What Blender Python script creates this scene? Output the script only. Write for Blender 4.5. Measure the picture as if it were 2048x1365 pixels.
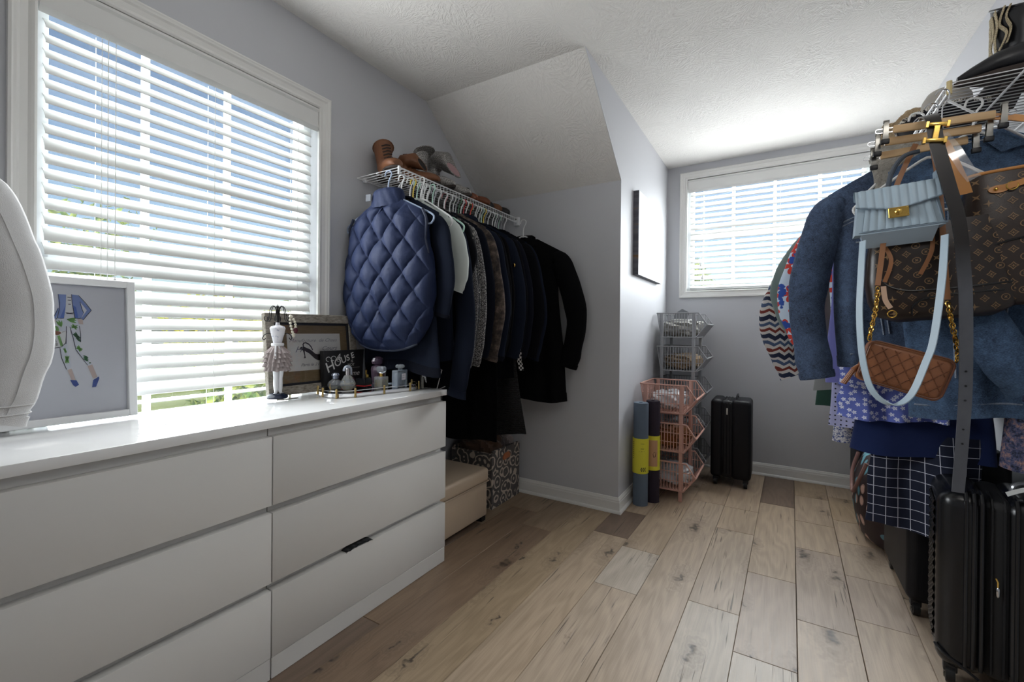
import bpy, bmesh, math, random
from mathutils import Vector, Matrix
for o in list(bpy.data.objects): bpy.data.objects.remove(o)
SC = bpy.context.scene
COL = SC.collection
R = math.radians
RND = random.Random(7)

# ---------------------------------------------------------------- camera
cam = bpy.data.cameras.new('camera'); camo = bpy.data.objects.new('camera', cam); COL.objects.link(camo)
cam.sensor_width = 36; cam.lens = 881.141 / 2048 * 36; cam.shift_y = (663.485 - 682.5) / 2048
cam.clip_start = .02; cam.clip_end = 300
def _cam():
    yaw, pit, rol = R(31.096), R(-.198), R(.518)
    F = Vector((-math.sin(yaw), math.cos(yaw), 0)); Rt = Vector((math.cos(yaw), math.sin(yaw), 0)); U = Vector((0, 0, 1))
    F2 = F*math.cos(pit) + U*math.sin(pit); U2 = U*math.cos(pit) - F*math.sin(pit)
    R3 = Rt*math.cos(rol) + U2*math.sin(rol); U3 = U2*math.cos(rol) - Rt*math.sin(rol)
    m = Matrix((R3, U3, -F2)).transposed().to_4x4(); m.translation = (1.764, 0, 1.052); return m
camo.matrix_world = _cam()
SC.camera = camo

# ---------------------------------------------------------------- world, daylight, exposure
W = bpy.data.worlds.new('sky'); SC.world = W; W.use_nodes = True
_nt = W.node_tree; _bg = _nt.nodes['Background']
_sky = _nt.nodes.new('ShaderNodeTexSky'); _sky.sky_type = 'NISHITA'; _sky.sun_disc = False
_sky.sun_elevation = R(48); _sky.sun_rotation = R(150); _sky.air_density = 1.0; _sky.dust_density = 1.2; _sky.ozone_density = 2.0
_nt.links.new(_sky.outputs[0], _bg.inputs[0]); _bg.inputs[1].default_value = .115
_sun = bpy.data.lights.new('sun', 'SUN'); _sun.energy = 3.2; _sun.angle = R(1.5); _sun.color = (1, .95, .86)
_suno = bpy.data.objects.new('sun', _sun); COL.objects.link(_suno); _suno.rotation_euler = (R(46), 0, R(62))
def area(name, loc, rot, sx, sy, power, col):
    l = bpy.data.lights.new(name, 'AREA'); l.shape = 'RECTANGLE'; l.size = sx; l.size_y = sy; l.energy = power; l.color = col
    o = bpy.data.objects.new(name, l); COL.objects.link(o); o.location = loc; o.rotation_euler = rot; return o
FILL_STRENGTH = 7.0  # emission of the added, unseen fill globe
# daylight standing in each window opening, outside the glass
area('window_daylight', (-.20, .80, 1.36), (0, R(-90), 0), 1.30, .86, 46, (.93, .965, 1.0))
area('dormer_daylight', (1.72, 3.97, 1.80), (R(-90), 0, 0), 1.16, .86, 80, (.93, .965, 1.0))
# soft light given off into the room by each bright blind
area('blind_glow', (.030, .80, 1.58), (0, R(-90), 0), .70, .82, 10, (.95, .975, 1.0))
area('dormer_blind_glow', (1.715, 3.71, 1.70), (R(-90), 0, 0), 1.10, .60, 11, (.95, .975, 1.0))
SC.view_settings.view_transform = 'Standard'; SC.view_settings.look = 'None'
SC.view_settings.gamma = 1; SC.view_settings.use_curve_mapping = False
SC.view_settings.exposure = 0.3

# ---------------------------------------------------------------- node helper
def lin(r, g, b):
    f = lambda c: c/255/12.92 if c/255 <= .04045 else ((c/255 + .055)/1.055)**2.4
    return (f(r), f(g), f(b), 1)
class N:
    def __init__(s, name):
        s.m = bpy.data.materials.new(name); s.m.use_nodes = True; s.t = s.m.node_tree
        s.b = s.t.nodes['Principled BSDF']; s.out = s.t.nodes['Material Output']
        s._tc = None
    def n(s, ty, **k):
        x = s.t.nodes.new('ShaderNode' + ty)
        for a, v in k.items(): setattr(x, a, v)
        return x
    def link(s, a, b): s.t.links.new(a, b)
    def put(s, sock, v):
        if isinstance(v, bpy.types.NodeSocket): s.link(v, sock)
        elif isinstance(v, tuple) and len(v) == 3 and sock.type == 'RGBA': sock.default_value = (*v, 1)
        else: sock.default_value = v
    @property
    def obj(s):
        if not s._tc: s._tc = s.n('TexCoord')
        return s._tc.outputs['Object']
    def math(s, op, a, b=0.0, c=0.0):
        x = s.n('Math', operation=op)
        for i, v in enumerate((a, b, c)):
            if i < len(x.inputs): s.put(x.inputs[i], v)
        return x.outputs[0]
    def sep(s, v): x = s.n('SeparateXYZ'); s.put(x.inputs[0], v); return x.outputs
    def comb(s, a=0., b=0., c=0.):
        x = s.n('CombineXYZ')
        for i, v in enumerate((a, b, c)): s.put(x.inputs[i], v)
        return x.outputs[0]
    def vmul(s, v, k): x = s.n('VectorMath', operation='MULTIPLY'); s.put(x.inputs[0], v); s.put(x.inputs[1], k); return x.outputs[0]
    def vadd(s, v, k): x = s.n('VectorMath', operation='ADD'); s.put(x.inputs[0], v); s.put(x.inputs[1], k); return x.outputs[0]
    def vsub(s, v, k): x = s.n('VectorMath', operation='SUBTRACT'); s.put(x.inputs[0], v); s.put(x.inputs[1], k); return x.outputs[0]
    def noise(s, v, sc, det=3., rough=.5, dist=0.):
        x = s.n('TexNoise'); s.put(x.inputs['Vector'], v); x.inputs['Scale'].default_value = sc
        x.inputs['Detail'].default_value = det; x.inputs['Roughness'].default_value = rough; x.inputs['Distortion'].default_value = dist
        return x.outputs[0]
    def vor(s, v, sc, rnd=1., feat='F1', dims='3D'):
        x = s.n('TexVoronoi', feature=feat, voronoi_dimensions=dims); s.put(x.inputs['Vector'], v)
        x.inputs['Scale'].default_value = sc; x.inputs['Randomness'].default_value = rnd; return x.outputs
    def ramp(s, f, stops, interp='LINEAR'):
        x = s.n('ValToRGB'); e = x.color_ramp.elements; x.color_ramp.interpolation = interp
        while len(e) < len(stops): e.new(.5)
        for i, (p, c) in enumerate(stops):
            e[i].position = p; e[i].color = c if not isinstance(c, (int, float)) else (c, c, c, 1)
        s.put(x.inputs[0], f); return x.outputs[0]
    def mix(s, f, a, b, mode='MIX'):
        x = s.n('Mix', data_type='RGBA', blend_type=mode); s.put(x.inputs[0], f); s.put(x.inputs[6], a); s.put(x.inputs[7], b); return x.outputs[2]
    def bump(s, h, strength=.3, dist=.01):
        x = s.n('Bump'); s.put(x.inputs['Height'], h); x.inputs['Strength'].default_value = strength; x.inputs['Distance'].default_value = dist
        s.link(x.outputs[0], s.b.inputs['Normal']); return x
    def set(s, col=None, rough=None, metal=None, **k):
        if col is not None: s.put(s.b.inputs['Base Color'], col)
        if rough is not None: s.put(s.b.inputs['Roughness'], rough)
        if metal is not None: s.put(s.b.inputs['Metallic'], metal)
        for a, v in k.items(): s.put(s.b.inputs[a.replace('_', ' ')], v)
        return s.m
def plain(name, col, rough=.5, metal=0., var=0., vs=8., bump=0., bs=300., **k):
    n = N(name); c = col
    if var:
        f = n.noise(n.obj, vs, 4)
        lo = tuple(max(0, x*(1-var)) for x in col[:3]) + (1,); hi = tuple(min(1, x*(1+var)) for x in col[:3]) + (1,)
        c = n.mix(f, lo, hi)
    if bump: n.bump(n.noise(n.obj, bs, 2), bump, .002)
    return n.set(c, rough, metal, **k)
def fabric(name, col, rough=.9, var=.3, bs=900, bump=.35, sheen=.2):
    n = N(name); f = n.noise(n.obj, 9, 4); g = n.noise(n.obj, bs, 2)
    lo = tuple(x*(1-var) for x in col[:3]) + (1,); hi = tuple(min(1, x*(1+var)) for x in col[:3]) + (1,)
    n.bump(n.math('ADD', g, n.math('MULTIPLY', n.noise(n.obj, 22, 3), 2.2)), bump, .004)
    return n.set(n.mix(n.math('MULTIPLY_ADD', g, .4, n.math('MULTIPLY', f, .6)), lo, hi), rough, 0., Sheen_Weight=sheen, Specular_IOR_Level=.12)

# ---------------------------------------------------------------- geometry helper
class G:
    def __init__(s): s.v = []; s.f = []
    def add(s, v, f):
        o = len(s.v); s.v += [tuple(p) for p in v]; s.f += [tuple(i + o for i in q) for q in f]; return s
    def box(s, x0, x1, y0, y1, z0, z1):
        return s.add([(x0,y0,z0),(x1,y0,z0),(x1,y1,z0),(x0,y1,z0),(x0,y0,z1),(x1,y0,z1),(x1,y1,z1),(x0,y1,z1)],
                     [(0,3,2,1),(4,5,6,7),(0,1,5,4),(1,2,6,5),(2,3,7,6),(3,0,4,7)])
    def rbox(s, x0, x1, y0, y1, z0, z1, r=.01, seg=3):
        bm = bmesh.new(); bmesh.ops.create_cube(bm, size=1)
        for v in bm.verts: v.co = Vector(((x0+x1)/2 + v.co.x*(x1-x0), (y0+y1)/2 + v.co.y*(y1-y0), (z0+z1)/2 + v.co.z*(z1-z0)))
        bmesh.ops.bevel(bm, geom=bm.edges[:], offset=r, segments=seg, affect='EDGES', profile=.5)
        return s.bm(bm)
    def bm(s, bm):
        bm.verts.index_update(); s.add([v.co[:] for v in bm.verts], [[v.index for v in f.verts] for f in bm.faces]); bm.free(); return s
    def loft(s, rings, cap0=True, cap1=True):
        n = len(rings[0]); v = [p for r in rings for p in r]; f = []
        for i in range(len(rings)-1):
            for j in range(n):
                k = (j+1) % n; f.append((i*n+j, i*n+k, (i+1)*n+k, (i+1)*n+j))
        if cap0: f.append(tuple(range(n-1, -1, -1)))
        if cap1: f.append(tuple(range((len(rings)-1)*n, len(rings)*n)))
        return s.add(v, f)
    def tube(s, pts, r, n=8, cap=True, flat=1., up=None, closed=False):
        P = [Vector(p) for p in pts]; m = len(P); rr = r if isinstance(r, (list, tuple)) else [r]*m
        T = []
        for i in range(m):
            a = P[(i-1) % m] if (closed or i) else P[i]; b = P[(i+1) % m] if (closed or i < m-1) else P[i]
            t = b - a; T.append(t.normalized() if t.length > 1e-9 else Vector((0, 0, 1)))
        ref = Vector(up) if up else (Vector((0, 0, 1)) if abs(T[0].z) < .9 else Vector((1, 0, 0)))
        rings = []
        u = None
        for i in range(m):
            if u is None or up: u = (ref - T[i]*ref.dot(T[i]))
            else: u = (u - T[i]*u.dot(T[i]))
            if u.length < 1e-6: u = Vector((1, 0, 0)).cross(T[i])
            u.normalize(); w = T[i].cross(u)
            rings.append([P[i] + (w*math.cos(2*math.pi*j/n)*rr[i] + u*math.sin(2*math.pi*j/n)*rr[i]*flat) for j in range(n)])
        if closed: rings.append(rings[0]); return s.loft(rings, False, False)
        return s.loft(rings, cap, cap)
    def lathe(s, prof, c=(0, 0, 0), n=24, sx=1., sy=1.):
        return s.loft([[(c[0]+r*sx*math.cos(2*math.pi*j/n), c[1]+r*sy*math.sin(2*math.pi*j/n), c[2]+z) for j in range(n)] for r, z in prof])
    def prism(s, poly, a0, a1, ax='x'):
        def m(p, a): return {'x': (a, p[0], p[1]), 'y': (p[0], a, p[1]), 'z': (p[0], p[1], a)}[ax]
        n = len(poly); f = [tuple(range(n-1, -1, -1)), tuple(range(n, 2*n))] + [(i, (i+1) % n, n+(i+1) % n, n+i) for i in range(n)]
        return s.add([m(p, a0) for p in poly] + [m(p, a1) for p in poly], f)
    def grid(s, fn, nu, nv, closed=False):
        v = [fn(i/(nu if closed else nu-1), j/(nv-1)) for j in range(nv) for i in range(nu)]
        f = []
        for j in range(nv-1):
            for i in range(nu if closed else nu-1):
                k = (i+1) % nu; f.append((j*nu+i, j*nu+k, (j+1)*nu+k, (j+1)*nu+i))
        return s.add(v, f)
    def sphere(s, c, r, n=12, m=8, sx=1., sy=1., sz=1.):
        return s.loft([[(c[0]+r*sx*math.sin(math.pi*i/m)*math.cos(2*math.pi*j/n), c[1]+r*sy*math.sin(math.pi*i/m)*math.sin(2*math.pi*j/n), c[2]+r*sz*math.cos(math.pi*i/m))
                        for j in range(n)] for i in ([.06] + list(range(1, m)) + [m-.06])])
    def move(s, d): s.v = [(a+d[0], b+d[1], c+d[2]) for a, b, c in s.v]; return s
    def xf(s, M): s.v = [tuple(M @ Vector(p)) for p in s.v]; return s
def smoothpts(pts, k=4, closed=False):
    P = [Vector(p) for p in pts]; n = len(P); out = []
    for i in range(n if closed else n-1):
        if closed: a, b, c, d = P[(i-1) % n], P[i], P[(i+1) % n], P[(i+2) % n]
        else: a, b, c, d = P[max(i-1, 0)], P[i], P[i+1], P[min(i+2, n-1)]
        for j in range(k):
            t = j/k; out.append(.5*((2*b) + (c-a)*t + (2*a-5*b+4*c-d)*t*t + (3*b-a-3*c+d)*t**3))
    if not closed: out.append(P[-1])
    return out
def lerp(tab, t):
    for i in range(len(tab)-1):
        if t <= tab[i+1][0]:
            a, b = tab[i], tab[i+1]; k = (t-a[0])/max(1e-9, b[0]-a[0]); k = max(0, min(1, k)); return a[1]+(b[1]-a[1])*k
    return tab[-1][1]
def mesh(name, g, mt, smooth=35, fix=True):
    me = bpy.data.meshes.new(name); me.from_pydata(g.v, [], g.f)
    if fix:
        bm = bmesh.new(); bm.from_mesh(me); bmesh.ops.recalc_face_normals(bm, faces=bm.faces[:]); bm.to_mesh(me); bm.free()
    if mt: me.materials.append(mt)
    if smooth:
        me.shade_smooth(); me.set_sharp_from_angle(angle=R(smooth))
    me.update(); return me
def ob(name, g, mt, parent=None, smooth=35, fix=True, label=None):
    o = bpy.data.objects.new(name, g if isinstance(g, bpy.types.Mesh) else mesh(name, g, mt, smooth, fix)); COL.objects.link(o)
    if parent: o.parent = parent
    if label: o['label'] = label
    return o
def thing(name, label, cat, loc=(0, 0, 0), rz=0., group=None, rx=0., ry=0.):
    o = bpy.data.objects.new(name, None); COL.objects.link(o); o.location = loc; o.rotation_euler = (rx, ry, rz); o.empty_display_size = .05
    o['label'] = label; o['category'] = cat
    if group: o['group'] = group
    return o
def tag(o, label, cat, group=None):
    o['label'] = label; o['category'] = cat
    if group: o['group'] = group
    return o
def one(name, label, cat, g, mt, loc=(0, 0, 0), rz=0., group=None, smooth=35):
    o = ob(name, g, mt, None, smooth); o.location = loc; o.rotation_euler = (0, 0, rz); return tag(o, label, cat, group)
def struct(name, g, mt, smooth=0, parent=None):
    o = ob(name, g, mt, parent, smooth)
    if not parent: o['kind'] = 'structure'
    return o
def dup(root, loc, rz=None, label=None):
    def cp(o, par):
        c = o.copy(); COL.objects.link(c); c.parent = par
        for ch in list(o.children): cp(ch, c)
        return c
    r = cp(root, None); r.location = loc
    if rz is not None: r.rotation_euler = (0, 0, rz)
    if label: r['label'] = label
    return r
def text(s, size, shear=0., bold=0., sp=1.):
    cu = bpy.data.curves.new('lettering', 'FONT'); cu.body = s; cu.size = size; cu.shear = shear; cu.offset = bold; cu.space_character = sp; cu.resolution_u = 3
    o = bpy.data.objects.new('lettering', cu); COL.objects.link(o)
    me = o.to_mesh(); v = [tuple(p.co) for p in me.vertices]; f = [tuple(p.vertices) for p in me.polygons]
    o.to_mesh_clear(); bpy.data.objects.remove(o); bpy.data.curves.remove(cu)
    return v, f
def flat(g, vf, fn):
    """lay 2D shapes (x, y) on a surface: fn(x, y) -> world point"""
    return g.add([fn(p[0], p[1]) for p in vf[0]], vf[1])

# ================================================================ materials of the room
def m_wall():
    n = N('wall paint'); n.bump(n.noise(n.obj, 160, 3), .05, .003)
    return n.set(n.mix(n.noise(n.obj, 1.5, 2), lin(196, 197, 201), lin(201, 202, 206)), .55)
def m_ceiling():
    # brushed stomp texture: fans of short strokes round scattered centres
    n = N('stomped ceiling plaster'); o = n.obj
    wob = n.n('TexNoise'); n.put(wob.inputs['Vector'], o); wob.inputs['Scale'].default_value = 7
    v = n.vadd(o, n.vmul(n.vsub(wob.outputs['Color'], (.5, .5, .5)), (.05, .05, .05)))
    h = None
    for sc, off in ((4.6, 0.), (5.3, 7.3)):
        s = n.n('TexVoronoi', feature='F1', voronoi_dimensions='2D'); n.put(s.inputs['Vector'], n.vadd(v, (off, off, 0))); s.inputs['Scale'].default_value = sc
        d = n.sep(n.vsub(n.vmul(n.vadd(v, (off, off, 0)), (sc, sc, sc)), n.vmul(s.outputs['Position'], (sc, sc, sc))))
        ang = n.math('ARCTAN2', d[1], d[0]); rr = s.outputs['Distance']
        st = n.noise(n.comb(n.math('MULTIPLY', ang, 7.), n.math('MULTIPLY', rr, 3.2), 0.), 1.6, 2, .5)
        st = n.math('MULTIPLY', n.ramp(st, [(.46, 0.), (.62, 1.)]), n.ramp(rr, [(.05, 0.), (.25, 1.)]))
        h = st if h is None else n.math('MAXIMUM', h, st)
    h = n.math('MULTIPLY', h, n.ramp(n.noise(o, 2.2, 2), [(.35, .25), (.62, 1.)]))
    n.bump(n.math('ADD', h, n.math('MULTIPLY', n.noise(o, 120, 2), .12)), .42, .008)
    return n.set(lin(238, 236, 231), .8)
def m_wood():
    n = N('oak plank'); info = n.n('ObjectInfo')
    o = n.vadd(n.obj, n.vmul(n.comb(info.outputs['Random'], info.outputs['Random'], info.outputs['Random']), (37., 91., 13.)))
    xyz = n.sep(o)
    kv = n.n('TexVoronoi', feature='F1', voronoi_dimensions='2D'); n.put(kv.inputs['Vector'], n.vadd(n.comb(n.math('MULTIPLY', xyz[0], 7.), n.math('MULTIPLY', xyz[1], 2.6), 0.), n.vmul(n.comb(n.noise(o, 30, 2), n.noise(o, 26, 2), 0.), (.5, .5, 0.))))
    kv.inputs['Scale'].default_value = 1.
    on = n.math('GREATER_THAN', n.sep(kv.outputs['Color'])[0], .66)
    kd = n.math('DIVIDE', kv.outputs['Distance'], n.math('MULTIPLY_ADD', n.sep(kv.outputs['Color'])[1], 1.5, .15))
    knot = n.math('MULTIPLY', n.ramp(kd, [(.02, 1.), (.11, 0.)]), on)
    halo = n.math('MULTIPLY', n.ramp(kd, [(.0, 1.), (.42, 0.)], 'EASE'), on)
    warp = n.noise(n.vmul(o, (7., 1.1, 1.)), 1., 3)
    ring = n.math('SINE', n.math('ADD', n.math('MULTIPLY', warp, 62.), n.math('MULTIPLY', halo, 16.)))
    fine = n.noise(n.vmul(o, (210., 6., 1.)), 1., 3, .6)
    big = n.noise(n.vmul(o, (5., .9, 1.)), 1., 2)
    ck = n.noise(n.vmul(o, (120., 3.2, 1.)), 1., 2, .5, .4)
    ckm = n.math('MULTIPLY', n.ramp(ck, [(.63, 0.), (.67, 1.)]), n.ramp(n.noise(n.vmul(o, (8., 1.6, 1.)), 1., 2), [(.52, 0.), (.60, 1.)]))
    val = n.math('ADD', n.math('MULTIPLY_ADD', ring, .065, .84), n.math('ADD', n.math('MULTIPLY', n.math('SUBTRACT', fine, .5), .44), n.math('MULTIPLY', n.math('SUBTRACT', big, .5), .34)))
    c = n.mix(1., info.outputs['Color'], n.comb(val, n.math('POWER', val, 1.06), n.math('POWER', val, 1.15)), 'MULTIPLY')
    c = n.mix(n.math('MULTIPLY', halo, .32), c, lin(104, 88, 74))
    c = n.mix(n.math('MULTIPLY', knot, .85), c, lin(40, 29, 22))
    c = n.mix(n.math('MULTIPLY', ckm, .75), c, lin(52, 40, 32))
    n.bump(n.math('SUBTRACT', n.math('MULTIPLY', fine, .3), n.math('MAXIMUM', knot, ckm)), .25, .002)
    return n.set(c, n.math('MULTIPLY_ADD', fine, .2, .36))
MW, MC, MOAK = m_wall(), m_ceiling(), m_wood()
MTRIM = plain('white trim paint', lin(232, 231, 227), .32, bump=.03, bs=60)
MBLIND = plain('white faux wood slat', lin(226, 226, 223), .38)
MVINYL = plain('white vinyl', lin(238, 240, 242), .35)
MCORD = plain('white cord', lin(232, 232, 228), .7)
MDARK = plain('dark subfloor', lin(40, 32, 26), .9)
def m_glass():
    n = N('window glass'); tr = n.n('BsdfTransparent'); gl = n.n('BsdfGlossy'); gl.inputs['Roughness'].default_value = .02
    fr = n.n('Fresnel'); fr.inputs[0].default_value = 1.45; mx = n.n('MixShader')
    n.link(n.math('MULTIPLY', fr.outputs[0], .8), mx.inputs[0]); n.link(tr.outputs[0], mx.inputs[1]); n.link(gl.outputs[0], mx.inputs[2]); n.link(mx.outputs[0], n.out.inputs[0])
    tr.inputs[0].default_value = (.96, .98, .98, 1); n.m.use_backface_culling = False
    return n.m
MGLASS = m_glass()

# ================================================================ room shell
CH = 2.379; YB = -1.7; XR = 2.494; YK = 2.499; YF = 3.741; XD = .983; YS = 1.935; HK = 1.924
floor = struct('floor', G().box(-.14, XR+.1, YB-.1, YF+.1, -.06, -.012), MDARK)
def planks():
    w = .1795; seams = {}
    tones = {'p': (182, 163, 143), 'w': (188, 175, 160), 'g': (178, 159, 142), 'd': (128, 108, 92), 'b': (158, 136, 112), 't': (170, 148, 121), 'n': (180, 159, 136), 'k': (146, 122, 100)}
    # strips of boards from the right wall to the left wall: y of the joints and a tone for every board between them
    strips = [
        (2.5645, [-.2, 1.1, 2.2], 'npnp'),
        (2.385, [-.4, .9, 1.55, 2.3, 3.0], 'pnwpnp'),
        (2.206, [-.9, .3, 1.35, 2.04, 2.39, 2.76, 3.06, 3.47], 'nptpgpntn'),
        (2.026, [-.6, .5, 1.20, 1.925, 2.57, 2.936, 3.39], 'pwnpgnnt'),
        (1.846, [-1., .1, .95, 1.62, 2.195, 3.13], 'nppwgnd'),
        (1.667, [-.5, .6, 1.836, 2.60, 2.94], 'npwpnn'),
        (1.488, [-1.1, .25, 1.0, 2.95], 'pnwpn'),
        (1.309, [-.7, .45, 1.76, 2.13, 3.2], 'nppwnp'),
        (1.130, [-.2, .95, 2.21, 2.55], 'npndn'),
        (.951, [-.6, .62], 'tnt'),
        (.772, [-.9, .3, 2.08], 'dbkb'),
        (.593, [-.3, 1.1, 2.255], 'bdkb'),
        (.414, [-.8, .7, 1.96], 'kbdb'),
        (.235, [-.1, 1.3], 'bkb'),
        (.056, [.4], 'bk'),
    ]
    a = .022; i = 0
    for x1, joints, tn in strips:
        ys = [YB] + joints + [YF]
        for k in range(len(ys)-1):
            y0, y1 = ys[k]+.0008, ys[k+1]-.0008; xa, xb = x1-w+.0007, x1-.0007
            cx, cy = (xa+xb)/2, (y0+y1)/2; hx, hy, b = (xb-xa)/2, (y1-y0)/2, .0012
            g = G(); v = []
            for z, s in ((-.014, 0), (-.0018, 0), (0, b)):
                v += [(-hx+s, -hy+s, z), (hx-s, -hy+s, z), (hx-s, hy-s, z), (-hx+s, hy-s, z)]
            f = [(8, 9, 10, 11)] + [(4*r+j, 4*r+(j+1) % 4, 4*r+4+(j+1) % 4, 4*r+4+j) for r in (0, 1) for j in range(4)]
            g.add(v, f)
            for q in range(len(g.v)):
                p = g.v[q]; xx = p[0] + a*(cy + p[1] - 2.5)
                g.v[q] = (max(-.06, min(XR+.06, xx + cx)) - cx, p[1], p[2])
            o = ob('plank', g, MOAK, floor, 0, False); o.location = (cx, cy, 0)
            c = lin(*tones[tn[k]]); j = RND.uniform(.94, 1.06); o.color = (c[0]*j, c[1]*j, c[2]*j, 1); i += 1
planks()
struct('ceiling', G().box(-.14, XR+.1, YB-.1, YF+.14, CH, CH+.1), MC)
struct('ceiling_slope', G().prism([(YS, CH), (YK, HK), (YK+.12, HK), (YK+.12, CH)], -.01, XD-.002, 'x'), MC)
def holed(g, a0, a1, z0, z1, h, put):
    for (p, q, r, s) in ((a0, h[0], z0, z1), (h[1], a1, z0, z1), (h[0], h[1], z0, h[2]), (h[0], h[1], h[3], z1)): put(g, p, q, r, s)
    return g
WL = (.363, 1.232, .60, 2.030); WF = (1.137, 2.290, 1.377, 2.263)
struct('wall_left', holed(G(), YB, YF, 0, CH, WL, lambda g, p, q, r, s: g.box(-.14, 0, p, q, r, s)), MW)
struct('wall_far', holed(G(), XD-.1, XR+.1, 0, CH, WF, lambda g, p, q, r, s: g.box(p, q, YF, YF+.14, r, s)), MW)
struct('wall_right', G().box(XR, XR+.1, YB, YF, 0, CH), MW)
struct('wall_back', G().box(-.14, XR+.1, YB-.1, YB, 0, CH), MW)
struct('wall_knee', G().box(0, XD-.002, YK, YK+.1, 0, HK), MW)
struct('wall_dormer', G().prism([(YK, 0), (YF, 0), (YF, CH), (YS, CH), (YK, HK)], XD-.002, XD, 'x').box(XD-.1, XD-.002, YK+.1, YF, 0, CH), MW)
# baseboards with a stepped cap and a shoe moulding
BP = [(0, 0), (.024, 0), (.023, .008), (.019, .014), (.013, .017), (.012, .060), (.010, .066), (.010, .072), (.006, .080), (.004, .086), (0, .088)]
def base(name, p0, p1, nrm, m0=0., m1=0.):
    d = (Vector(p1)-Vector(p0)).normalized(); g = G()
    rings = [[(p[0]+nrm[0]*u+d.x*m*u, p[1]+nrm[1]*u+d.y*m*u, z) for u, z in BP] for p, m in ((p0, m0), (p1, m1))]
    struct(name, g.loft(rings), MTRIM)
base('baseboard_knee', (0, YK), (XD, YK), (0, -1), 0, 1)
base('baseboard_dormer', (XD, YK), (XD, YF), (1, 0), -1, -1)
base('baseboard_far', (XD, YF), (XR, YF), (0, -1), 1, -1)
base('baseboard_right', (XR, YB), (XR, YF), (-1, 0), 1, -1)
base('baseboard_left', (0, YB), (0, YK), (1, 0), 1, -1)
CP = [(0, 0), (0, .011), (.006, .015), (.012, .013), (.018, .010), (.034, .012), (.040, .017), (.046, .018), (.050, .020), (.056, .018), (.056, 0)]
def casing(name, r, put):
    g = G(); rings = []
    for u, h in CP: rings.append([put(a, z, h) for a, z in ((r[0]-u, r[2]-u), (r[1]+u, r[2]-u), (r[1]+u, r[3]+u), (r[0]-u, r[3]+u))])
    rings.append(rings[0]); return struct(name, g.loft(rings, False, False), MTRIM)
casing('trim_1', WL, lambda a, z, h: (h, a, z))
casing('trim_2', WF, lambda a, z, h: (a, YF-h, z))

# ================================================================ windows, with grilles
def bars(name, parent, put, rects, mt=MVINYL):
    for r in rects: ob(name, put(G(), *r), mt, parent, 0)
def window(name, r, put, cols, rows, rail):
    # put(g, a0, a1, z0, z1, d0, d1): box in the opening, d = depth outwards
    w = struct(name, put(put(put(put(G(), r[0], r[0]+.035, r[2]+.04, r[3]-.035, .05, .13), r[1]-.035, r[1], r[2]+.04, r[3]-.035, .05, .13), r[0], r[1], r[3]-.035, r[3], .05, .13), r[0], r[1], r[2], r[2]+.04, .05, .13), MVINYL)
    a0, a1, z0, z1 = r[0]+.035, r[1]-.035, r[2]+.04, r[3]-.035
    sashes = [(z0, rail-.02, .07), (rail+.02, z1, .092)] if rail else [(z0, z1, .08)]
    for s0, s1, d in sashes:
        ob('pane', put(G(), a0, a1, s0, s1, d+.006, d+.009), MGLASS, w, 0)
        n = len(cols)
        for c in cols: ob('muntin', put(G(), c-.010, c+.010, s0, s1, d, d+.016), MVINYL, w, 0)
        for k in range(1, rows): z = s0 + (s1-s0)*k/rows; ob('muntin', put(G(), a0, a1, z-.009, z+.009, d+.001, d+.015), MVINYL, w, 0)
    if rail: ob('meeting_rail', put(G(), a0, a1, rail-.022, rail+.022, .062, .115), MVINYL, w, 0)
    return w
window('window_1', WL, lambda g, a0, a1, z0, z1, d0, d1: g.box(-d1, -d0, a0, a1, z0, z1), [.643, .905], 2, 1.26)
window('window_2', WF, lambda g, a0, a1, z0, z1, d0, d1: g.box(a0, a1, YF+d0, YF+d1, z0, z1), [1.46, 1.737, 2.013], 2, None)

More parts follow.
